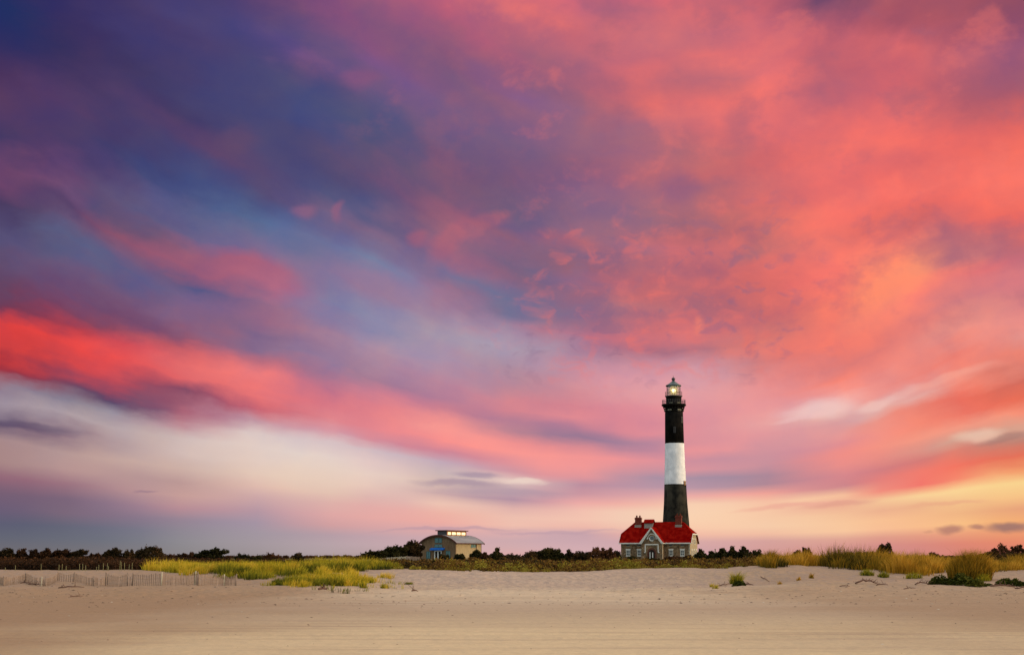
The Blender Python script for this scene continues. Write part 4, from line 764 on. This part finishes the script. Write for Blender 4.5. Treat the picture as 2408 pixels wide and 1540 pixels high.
# ---- trees and bushes one can tell apart
def tree(px0, px1, ytop, Y, label, kind='round', mat=DARK, ybase=None, n=900, name='tree', group=None, tint=.45, leaf=None):
    a0, a1 = at(px0, 1305, Y), at(px1, 1305, Y); cx = (a0.x+a1.x)/2; w = a1.x-a0.x
    zb = float(ground(cx, Y))-.1; H = at((px0+px1)/2, ytop, Y).z-zb; lf = leaf or .0006*Y; n = int(n*1.7)
    o = empty(name, (cx, Y, zb), 0, label, 'shrub' if 'shrub' in name else 'tree', group)
    C = []; limbs = MB(); th = max(.05, .03*H)
    def blob(c, r, m):
        v = rng.normal(size=(m, 3)); v /= np.linalg.norm(v, axis=1)[:, None]
        rad = rng.uniform(.45, 1.0, m)**.7; k = 1+.35*vnoise(v[:, 0]*2.3+c[0]*3, v[:, 2]*2.3+c[1], 5)*2
        return np.array(c)+v*np.array(r)*(rad*k)[:, None]
    def limb(to, r0=.5, f=.35):
        to = Vector(to); m_ = Vector((to.x*.35, to.y*.35, to.z*.55)); st_ = Vector((0, 0, H*f*.5))
        limbs.tube([st_, m_, to], [th*r0, th*r0*.7, th*.18], 5)
    limbs.tube([(0, 0, -.2), (.03*w, 0, H*.3), (-.02*w, 0, H*.55)], [th, th*.8, th*.4], 7)
    if kind == 'round':
        k = 9
        for q in range(k):
            a = rng.uniform(-1, 1); zz = rng.uniform(.45, .82)*(1-.35*a*a)
            c = (a*w*.33, rng.uniform(-.25, .25)*w, H*zz); C.append(blob(c, (w*.21, w*.18, H*.19), n//k)); limb(c)
        C.append(blob((0, 0, H*.46), (w*.46, w*.3, H*.42), n))
    elif kind == 'dome':
        C.append(blob((0, 0, H*.45), (w*.47, w*.4, H*.50), n)); limb((w*.2, 0, H*.6)); limb((-w*.2, 0, H*.6))
        for q in range(6):
            a = rng.uniform(-.8, .8); C.append(blob((a*w*.42, 0, H*(.93-.38*a*a-.1)), (w*.12, w*.12, H*.11), n//12))
    elif kind == 'wind':                              # flat topped, swept to one side
        for q in range(8):
            f = q/7; c = (w*(-.42+.84*f), rng.uniform(-.2, .2)*w, H*(.60+.26*math.sin(f*2.6)+rng.uniform(-.06, .06)))
            C.append(blob(c, (w*.16, w*.14, H*.14), n//8)); limb(c)
        C.append(blob((-.05*w, 0, H*.42), (w*.46, w*.3, H*.38), n))
    elif kind == 'pine':                              # ragged, upright, tiers of needles
        k = 8
        for q in range(k):
            f = q/(k-1); zz = .25+.72*f; wd_ = (1-f)**.7*.36+.05
            for s in (-1, 1):
                c = (s*w*wd_*rng.uniform(.3, 1), rng.uniform(-.2, .2)*w, H*(zz+rng.uniform(-.04, .04))); C.append(blob(c, (w*(wd_*.45+.05), w*.12, H*.06), n//(2*k))); limb(c, .35)
        limbs.tube([(0, 0, H*.4), (0, 0, H*.98)], [th*.6, th*.1], 5)
        C.append(blob((0, 0, H*.42), (w*.52, w*.3, H*.40), n))
    elif kind == 'airy':                              # thin crown with sky showing through the twigs
        C.append(blob((w*.06, 0, H*.44), (w*.44, w*.3, H*.43), n))
        for q in range(16):
            a = rng.uniform(-1, 1); c = (a*w*.42, rng.uniform(-.2, .2)*w, H*(.96-.30*abs(a)-rng.uniform(0, .22))); C.append(blob(c, (w*.055, w*.06, H*.045), n//26)); limb(c, .3)
    elif kind == 'spray':                             # many stems fanning upward
        for q in range(14):
            a = rng.uniform(-1, 1); c = (a*w*.46, rng.uniform(-.3, .3)*w, H*(.95-.35*a*a-rng.uniform(0, .25))); C.append(blob(c, (w*.07, w*.08, H*.10), n//20)); limb(c, .3, .1)
        C.append(blob((0, 0, H*.42), (w*.50, w*.35, H*.42), n))
    top = np.concatenate(C); sel = top[rng.integers(0, len(top), 400)]; sel = sel[np.argsort(-(sel[:, 2]+.25*np.abs(sel[:, 0])))][:16]
    for p in sel:                                     # twigs that stand out of the crown
        d = np.array([p[0]*.5/w+rng.normal()*.35, rng.normal()*.2, .9+rng.uniform(0, .5)]); d *= H*rng.uniform(.05, .16)/np.linalg.norm(d)
        limbs.tube([(0, 0, min(H*.45, p[2]*.7)), tuple(p-d*.6), tuple(p+d*.4), tuple(p+d)], [th*.3, th*.16, th*.12, th*.05], 4)
        C.append(p+d*rng.uniform(0, 1, (9, 1))+rng.normal(size=(9, 3))*lf*.7)
    C = np.concatenate(C); C = C[C[:, 2] > .02]
    T = np.clip(tint+.5*fbm(C[:, 0]/(w*.25+.1)+px0, C[:, 2]/(H*.25+.1), 9, 2)+rng.normal(size=len(C))*.16, 0, 1)
    leaf_cards(C, lf*rng.uniform(.6, 1.5, len(C)), T, 'crown', mat, o); limbs.build('trunk', BARK, o)
    return o
gl = 'windswept trees on the left skyline'
tree(-20, 40, 1290, 300, 'rounded dark tree cut by the left edge of the picture', 'round', DARK, group=gl, n=1100)
tree(36, 66, 1292, 300, 'brown feathery tree second from the left end of the skyline', 'spray', RUST, group=gl, n=700, tint=.25)
tree(64, 94, 1292, 300, 'brown tree third from the left end, with a thin right side', 'airy', RUST, group=gl, n=600, tint=.25)
tree(91, 123, 1290, 300, 'fourth skyline tree from the left, brown with an upright crown', 'round', RUST, group=gl, n=700, tint=.25)
tree(119, 163, 1294, 295, 'wide low brown tree fifth from the left end of the skyline', 'wind', RUST, group=gl, n=900, tint=.2)
tree(159, 201, 1294, 295, 'dark tree with a stepped flat crown and gap on its right', 'wind', DARK, group=gl, n=800)
tree(199, 246, 1303, 300, 'low brown bush in the dip of the left skyline', 'spray', RUST, group=gl, n=500, tint=.25)
tree(244, 284, 1292, 280, 'leaning dark tree with sky showing under its left branch', 'wind', DARK, group=gl, n=900)
tree(280, 326, 1294, 280, 'dark tree joined to the left flank of the big domed tree', 'airy', DARK, group=gl, n=800)
tree(316, 390, 1286, 255, 'biggest dark domed tree of the left skyline', 'dome', DARK, group=gl, n=2200)
tree(388, 410, 1306, 270, 'small brown bush right beside the big domed tree', 'spray', RUST, group=gl, n=300)
tree(408, 466, 1301, 280, 'long low brown bush behind the yellow grass', 'spray', RUST, group=gl, n=700, tint=.3)
tree(462, 530, 1291, 270, 'flat topped dark tree alone above the yellow grass, branch jutting right', 'wind', PINE, group=gl, n=1300, tint=.3)
tree(546, 588, 1303, 290, 'small spiky dark bush right of the flat topped tree', 'airy', PINE, group=gl, n=500, name='shrub')
tree(588, 618, 1306, 290, 'low dark shrub between two bushes above the green grass', 'spray', PINE, group=gl, n=400, name='shrub')
tree(610, 668, 1303, 300, 'low hazy brown bush left of the round dark bush', 'spray', RUST, group=gl, n=500, name='shrub')
tree(688, 715, 1302, 300, 'small round dark bush standing alone on the flat skyline', 'dome', DARK, group=gl, n=600, name='shrub', tint=.55)
tree(800, 850, 1308, 320, 'tiny reddish scrub bush in the flat gap left of the barn trees', 'spray', RUST, group=gl, n=300, name='shrub')
gb = 'trees beside the barn'
tree(851, 908, 1296, 330, 'lowest left bush of the rising row leading to the barn', 'wind', PINE, group=gb, n=900)
tree(888, 940, 1287, 335, 'middle bush of the rising row leading to the barn', 'round', PINE, group=gb, n=1200)
tree(915, 958, 1284, 340, 'highest bush of the rising row, touching the dark round tree', 'wind', PINE, group=gb, n=1000)
tree(942, 996, 1271, 342, 'dark round tree with an open twiggy top left of the barn', 'airy', DARK, group=gb, n=3000)
tree(1068, 1094, 1303, 345, 'small dark green bush in front of the barn corner', 'round', PINE, group=gb, n=600, name='shrub')
tree(1032, 1056, 1305, 345, 'low green bush in front of the blue awning doors', 'round', PINE, group=gb, n=500, name='shrub')
tree(1104, 1140, 1296, 340, 'tall dark green bush in front of the pale barn wall', 'pine', PINE, group=gb, n=1100, name='shrub')
tree(1128, 1152, 1301, 338, 'brown bush at the right end of the barn', 'spray', RUST, group=gb, n=300, name='shrub')
gm = 'bushes between the barn and the house'
MID = [(1156, 1182, 1293, 'pine', PINE, 'upright dark bush first in the row right of the barn'), (1178, 1236, 1303, 'round', DARK, 'low dark bush with a level top, second right of the barn'),
 (1234, 1268, 1297, 'dome', DARK, 'dark humped bush left of the tallest bush in the row'), (1266, 1302, 1290, 'wind', PINE, 'tallest loose bush in the row, midway between barn and house'),
 (1298, 1328, 1296, 'pine', PINE, 'pointed bush just right of the tallest loose bush'), (1326, 1352, 1297, 'pine', DARK, 'dark narrow bush in the gap before the reddish bushes'),
 (1346, 1386, 1296, 'round', DARK, 'dark round bush at the left edge of the reddish bushes'), (1382, 1420, 1290, 'spray', RUST, 'wide reddish bush first of two near the house'), (1414, 1442, 1288, 'spray', RUST, 'taller narrow reddish bush second of two near the house')]
for a, b_, yt, k, m, l in MID: tree(a-6, b_+6, yt, 255, l, k, m, group=gm, n=900, name='shrub', tint=.6)
gh = 'bushes in front of the house'
tree(1434, 1462, 1296, 260, 'dark bush touching the left corner of the house', 'round', DARK, group=gh, n=600, name='shrub')
tree(1464, 1502, 1309, 260, 'broad green bush before the left windows of the house', 'round', PINE, group=gh, n=900, name='shrub', tint=.6)
tree(1512, 1560, 1312, 260, 'low green bush before the arched door of the house', 'spray', PINE, group=gh, n=600, name='shrub', tint=.7)
tree(1556, 1606, 1308, 260, 'brown bush before the right windows of the house', 'round', RUST, group=gh, n=700, name='shrub', tint=.3)
tree(1600, 1632, 1308, 260, 'brown bush before the right corner of the house', 'spray', RUST, group=gh, n=500, name='shrub', tint=.3)
gr_ = 'trees on the right skyline'
RS = [(1636, 1660, 1295, 'pine', PINE, 300, 'narrow dark pine just right of the house'), (1658, 1692, 1299, 'pine', PINE, 300, 'low dark pine second right of the house'),
 (1684, 1714, 1292, 'pine', PINE, 295, 'pointed pine third right of the house'), (1706, 1738, 1289, 'pine', PINE, 290, 'tallest dark pine in the row right of the house'),
 (1732, 1766, 1290, 'pine', PINE, 290, 'dense dark pine right of the tallest one'), (1756, 1796, 1294, 'round', PINE, 285, 'last rounded pine of the row above the first golden grass'),
 (1862, 1884, 1295, 'airy', RUST, 330, 'brown treetop peeping over the golden grass'), (1884, 1905, 1288, 'airy', RUST, 330, 'taller brown treetop with a bent twig over the golden grass'),
 (1970, 2010, 1299, 'spray', DARK, 330, 'dark low treetops behind the middle of the golden grass'), (2012, 2072, 1297, 'dome', DARK, 340, 'long low dark crown behind the golden grass'),
 (2066, 2083, 1283, 'dome', DARK, 345, 'small round dark crown beside the highest one on the right'), (2081, 2096, 1280, 'dome', DARK, 345, 'highest round dark crown poking above the golden grass'),
 (2180, 2206, 1301, 'spray', RUST, 330, 'small reddish bush left of the largest tussock'), (2305, 2324, 1301, 'wind', DARK, 330, 'small dark bush right of the largest tussock'),
 (2330, 2378, 1283, 'spray', RUST, 320, 'red brown twiggy tree near the right edge of the picture'), (2374, 2420, 1284, 'spray', RUST, 320, 'fuzzy reddish tree at the very right edge of the picture'), (2324, 2420, 1300, 'wind', DARK, 318, 'long dark bush under the twiggy trees at the right edge')]
for a, b_, yt, k, m, Y, l in RS: tree(a-5, b_+5, yt, Y, l, k, m, group=gr_, n=800, name='tree' if b_ < 1800 or yt < 1290 else 'shrub')

# ---------------------------------------------------------------- sand fences, stakes, palings, car, driftwood, wrack
WOOD = mottled('weathered_slat', (.24, .165, .115), (.36, .26, .19), 3., .9, .1, .3, (3, 3, .4))
WOOD2 = mottled('grey_post', (.16, .11, .078), (.27, .195, .145), 4.)
PALEP = mottled('pale_post', (.42, .36, .25), (.54, .48, .34), 4.)
def sand_fence(label, verts, h, gaps=()):
    P = [(ground_from_px(px, Y), Y) for px, Y in verts]
    o = empty('sand_fence', (P[0][0], P[0][1], float(ground(*P[0]))), 0, label, 'fence', 'slatted sand fences on the left dune')
    ox, oy, oz = o.location
    for k in range(len(P)-1):
        (x0, y0), (x1, y1) = P[k], P[k+1]; L = math.hypot(x1-x0, y1-y0); n = int(L/.11); m = MB()
        dx_, dy_ = (x1-x0)/L, (y1-y0)/L; sag = random.Random(k).uniform(-.05, .05)
        for q in range(n):
            f = (q+.5)/n; x, y = x0+(x1-x0)*f, y0+(y1-y0)*f; z = float(ground(x, y)); R = random.Random(k*977+q)
            if R.random() < .16: continue
            w, t, hh = .021, .005, h*(1+sag*4*f*(1-f))+R.uniform(-.04, .03)-.18*4*f*(1-f)*h; tl = R.uniform(-.025, .025)
            b = [(x-dx_*w-ox, y-dy_*w-oy, z-.15-oz), (x+dx_*w-ox, y+dy_*w-oy, z-.15-oz), (x+dx_*(w+tl)-ox, y+dy_*(w+tl)-oy, z+hh-oz), (x-dx_*(w-tl)-ox, y-dy_*(w-tl)-oy, z+hh-oz)]
            nx_, ny_ = -dy_*t, dx_*t
            m.add([(a+nx_, c+ny_, e) for a, c, e in b]+[(a-nx_, c-ny_, e) for a, c, e in b], [(0, 1, 2, 3), (7, 6, 5, 4), (0, 4, 5, 1), (3, 2, 6, 7), (1, 5, 6, 2), (0, 3, 7, 4)])
        for hz in (.25, .6, .9):
            pts = [(x0+(x1-x0)*f-ox, y0+(y1-y0)*f-oy+.008, float(ground(x0+(x1-x0)*f, y0+(y1-y0)*f))+h*hz*(1-.18*4*f*(1-f))-oz) for f in np.linspace(0, 1, 8)]
            m.tube(pts, [.006]*8, 4)
        m.build('slat_panel', WOOD, o)
    for k, (x, y) in enumerate(P):
        z = float(ground(x, y)); R = random.Random(k+50); tl = R.uniform(-.05, .05)
        MB().tube([(x-ox, y-oy-.05, z-.3-oz), (x+tl-ox, y-oy-.05, z+h*1.06-oz)], [.034, .030], 7).build('post', PALEP if k in gaps else WOOD2, o)
    return o
sand_fence('leftmost low slatted sand fence, half buried in a zigzag on the dune', [(23, 82), (44, 79), (92, 82), (130, 79), (137, 79), (168, 82), (203, 82), (250, 79), (281, 80)], .50, (3,))
sand_fence('slatted sand fence sagging between posts below the yellow grass', [(276, 79.5), (327, 77.5), (336, 77.5), (404, 77), (480, 79), (488, 76.5)], .68, (3, 4))
sand_fence('short end of sand fence with a pale leaning post beside the grass tip', [(488, 76.5), (548, 78.5), (573, 76.5)], .58, (1,))
tr_ = None
def stake(px, h, first=None):
    Y = 93.5; X = ground_from_px(px, Y); z = float(ground(X, Y))
    if first is None:
        o = MB().tube([(0, 0, -.3), (.01, 0, .42), (.012, 0, .44)], [.015, .014, .006], 6).build('wooden_stake', mottled('stake_wood', (.22, .21, .09), (.34, .31, .14), 4.))
        tag(o, 'thin pale wooden stake standing on the left dune crest against the dark thicket', 'stake', 'thin stakes along the left dune crest')
    else: o = first.copy(); COL.objects.link(o)
    o.location = (X, Y, z); o.scale = (1, 1, h); o.rotation_euler = (0, random.Random(px).uniform(-.08, .08), px); return o
first = None
for px, h in ((8, .8), (15, .8), (24, 1.25), (45, .5), (68, .8), (127, 1.0), (168, 1.0), (175, 1.15), (184, .8), (215, 1.1), (222, 1.1), (229, .9), (254, .6), (259, .9), (269, 1.1), (278, 1.1), (281, .7), (307, 1.5), (311, 1.3), (318, 1.2), (328, 1.0), (335, 1.2)):
    s0 = stake(px, h, first); first = first or s0
# pale paling fence before the barn trees
def paling(px0, px1, Y, label, mat, hz):
    x0, x1 = ground_from_px(px0, Y), ground_from_px(px1, Y); z = at((px0+px1)/2, 1310, Y).z
    n = 34; m = MB(); o = empty('paling_fence', (x0, Y, 0), 0, label, 'fence', 'palings by the barn trees'); L = x1-x0
    for q in range(n):
        f = (q+.5)/n; R = random.Random(q+px0); zt_ = at(px0+(px1-px0)*f, hz[0]+(hz[1]-hz[0])*f, Y).z+R.uniform(-.06, .06); zb_ = float(ground(x0+L*f, Y))-.2
        m.box(L*f-L/n*.36, L*f+L/n*.36, -.02, .02, zb_, zt_)
    m.build('palings', mat, o); r = MB()
    for hz_ in (.35, 1.0): zz = float(ground((x0+x1)/2, Y))+hz_*.6; r.box(0, L, .021, .08, zz, zz+.1)
    r.build('rail', WOOD2, o)
    for k in range(4): zz = float(ground(x0+L*k/3, Y)); MB().box(L*k/3-.08, L*k/3+.08, .082, .24, zz-.3, at(px0+(px1-px0)*k/3, hz[0]+(hz[1]-hz[0])*k/3, Y).z+.06).build('post', WOOD2, o)
paling(872, 916, 262, 'grey brown paling fence below the rising row of bushes', WOOD, (1315, 1311.5))
paling(917, 962, 260, 'cream paling fence joining the grey one, curving toward the barn', PALEP, (1311, 1307.5))
paling(963, 992, 258, 'olive paling fence ending at the left corner of the barn', WOOD, (1307.5, 1309))
# parked car, only its roof showing above the palings
cx, cy = at(963, 1308, 350).x, 350.; zr = at(963, 1306.6, 350).z; zg = float(ground(cx, cy))
CA = empty('parked_car', (cx, cy, zg), 0, 'white car roof showing above the palings left of the barn', 'car'); hr_ = max(1.35, zr-zg)
s_ = hr_/1.45
body = [(-2.1, .35), (-2.15, .7), (-1.9, .85), (-1.25, .95), (-.8, 1.42), (-.4, 1.45), (.7, 1.45), (1.15, 1.32), (1.75, .95), (2.1, .85), (2.12, .4)]
MB().prism([(x*.62, z*s_) for x, z in body], -.8, .8).build('body', WHITE, CA)
gw = MB()
for yv in (-.81, .802): gw.prism([(x*.62, z*s_) for x, z in ((-1.05, .98), (-.72, 1.36), (-.1, 1.38), (-.1, .98))], yv, yv+.008); gw.prism([(x*.62, z*s_) for x, z in ((.0, .98), (.0, 1.38), (.68, 1.38), (1.05, 1.27), (1.4, .98))], yv, yv+.008)
gw.build('window', DGLASS, CA)
for x in (-.82, .84):
    for yv in (-.83, .63): w = MB().lathe([(.02, 0), (.33, 0), (.36, .04), (.36, .16), (.33, .2), (.02, .2)], 18).build('wheel', IRON, CA); w.rotation_euler = (-math.pi/2, 0, 0); w.location = (x, yv, .36)
# thin posts right of the house
for px, yt, l in ((1655.5, 1294, 'thin pale post nearest the right side of the house'), (1682, 1290, 'thin pale post before the pines right of the house')):
    Y = 318.; X = at(px, 1300, Y).x; z = float(ground(X, Y)); h = at(px, yt, Y).z-z
    o = MB().box(-.10, .10, -.10, .10, -.3, h-.1).prism([(-.14, h-.098), (.14, h-.098), (.10, h), (-.10, h)], -.13, .13).build('wooden_post', mottled('green_grey_post', (.14, .13, .07), (.2, .19, .1), 3.)); o.location = (X, Y, z); tag(o, l, 'post')
# weathered boardwalk rail beyond the dune
Y = 300.; xa, xb = at(1640, 1310, Y).x, at(1676, 1310, Y).x; zz = at(1650, 1311, Y).z; BW = empty('boardwalk_rail', ((xa+xb)/2, Y, float(ground((xa+xb)/2, Y))), 0, 'pale wooden boardwalk rail low in the scrub right of the house', 'railing')
hb = zz-BW.location.z; MB().box(xa-BW.location.x, xb-BW.location.x, -.12, .12, hb-.16, hb).build('rail', PALEP, BW)
for k in range(4): x = (xa-BW.location.x)*(1-k/3)+(xb-BW.location.x)*k/3; MB().box(x-.07, x+.07, -.07, .07, -.3, hb-.162).build('post', PALEP, BW)
# driftwood
DRIFT = mottled('driftwood', (.09, .045, .03), (.16, .085, .06), 6.)
def stick(px0, px1, Y0, Y1, r, label, forks=3, arch_=.08, seed=1):
    R = random.Random(seed); x0, x1 = ground_from_px(px0, Y0), ground_from_px(px1, Y1)
    o = empty('driftwood', ((x0+x1)/2, (Y0+Y1)/2, float(ground((x0+x1)/2, (Y0+Y1)/2))), 0, label, 'driftwood', 'sticks and dead twigs on the dune')
    ox, oy, oz = o.location; m = MB(); pts = []
    for k in range(9):
        f = k/8; x, y = x0+(x1-x0)*f, Y0+(Y1-Y0)*f; pts.append((x-ox, y-oy, float(ground(x, y))-oz+r*.7+arch_*math.sin(math.pi*f)*R.uniform(.6, 1.2)))
    r *= .6; m.tube(pts, [r*(.55+.6*math.sin(math.pi*min(1, .25+f_/10))) for f_ in range(9)], 7); m.build('stem', DRIFT, o)
    for q in range(forks):
        p = Vector(pts[R.randint(1, 7)]); d = Vector((R.uniform(-1, 1), R.uniform(-.5, .3), R.uniform(.2, .9)))*R.uniform(.15, .4)
        MB().tube([p, p+d*.55+Vector((0, 0, .03)), p+d], [r*.45, r*.35, r*.12], 5).build('branch', DRIFT, o)
stick(1672, 1702, 81.5, 83.5, .045, 'long bare stick lying up the dune face beside the isolated tuft', 2, .05, 3)
stick(1727, 1755, 82.6, 82.4, .06, 'short thick driftwood piece right of the isolated tuft', 3, .04, 5)
stick(1772, 1792, 86.8, 84.8, .03, 'thin dark twig lying on the crest of the dune hump', 1, .03, 8)
stick(1988, 2036, 78.2, 78.8, .07, 'dark driftwood heap with upright twigs below the golden grass', 9, .16, 9)
stick(1952, 1975, 77.2, 77.4, .035, 'flat grey driftwood left of the dark driftwood heap', 2, .03, 11)
stick(2036, 2062, 77.6, 77.9, .04, 'reddish branch right of the dark driftwood heap', 4, .06, 12)
stick(2124, 2158, 77.5, 78.2, .05, 'tangled dead branch left of the low green mats', 8, .10, 14)
stick(2098, 2125, 75.6, 76.0, .035, 'small dark twig on sand below the tangled branch', 3, .04, 15)
stick(2296, 2352, 76.4, 76.8, .07, 'dark driftwood row under the far right green mat', 9, .08, 16)
stick(2352, 2420, 75.6, 76.4, .06, 'driftwood reaching out of the picture at the right edge', 7, .08, 17)
stick(762, 782, 71.3, 71.6, .09, 'lone brown stump of driftwood below the green grass', 5, .06, 18)
stick(975, 990, 73, 73.2, .05, 'small brown knot of driftwood right of the green grass tongue', 3, .04, 19)
stick(196, 226, 66.8, 67.4, .03, 'thin dark seaweed stem on the sand below the left fence', 5, .02, 20)
stick(82, 110, 80.6, 80.2, .045, 'dark branch at the foot of the leftmost sand fence', 5, .05, 21)
stick(168, 228, 75.2, 75.6, .05, 'long dark branch lying below the left sand fence', 5, .04, 22)
stick(100, 140, 80.1, 79.8, .05, 'second dark branch against the slats of the leftmost fence', 4, .05, 23)
# crumbs of wrack: weed, shells, twigs by the hundred
N = 2600
Y = np.concatenate([rng.uniform(62, 82, N//2), rng.normal(58, 1.6, N//4), rng.uniform(22, 60, N-N//2-N//4)])
px = rng.uniform(-60, 2470, N); dark_r = (px > 1930)|(px < 330); keep = (rng.uniform(size=N) < np.where(dark_r & (Y > 66), 1., .45))
X = ground_from_px(px, Y); C = np.stack([X, Y, ground(X, Y)+.012], 1)[keep]; n = len(C)
a = rng.uniform(0, np.pi, n); ln = rng.uniform(.02, .12, n)*(.4+.6*rng.uniform(size=n))*np.clip(C[:, 1]/66, .2, 1)**1.3; u = np.stack([np.cos(a), .4*np.sin(a), 0*a], 1)*ln[:, None]; v = np.stack([-np.sin(a), np.cos(a), 0*a], 1)*(ln*.35)[:, None]; up3 = np.array([0, 0, 1.])*(ln*.3)[:, None]
Vv = np.stack([C-u-v*.6, C+v*-1, C+u-v*.4, C+u*.7+v, C-u*.8+v*.8, C+up3], 1).reshape(-1, 3); b0 = np.arange(n)[:, None]*6
Ff = np.concatenate([b0+np.array([[q, (q+1) % 5, 5]]) for q in range(5)], 1).ravel()
WR = leafy('wrack_bits', [(0, (.03, .018, .014)), (.6, (.10, .055, .04)), (.85, (.18, .12, .08)), (1, (.5, .46, .38))], 0)
o = np_mesh('wrack_debris', Vv, Ff, np.full(n*5, 3), WR, np.repeat(rng.uniform(0, 1, n), 6)); tag(o, 'scattered crumbs of dark weed, shell and twig on the sand', kind='stuff', cat='debris')
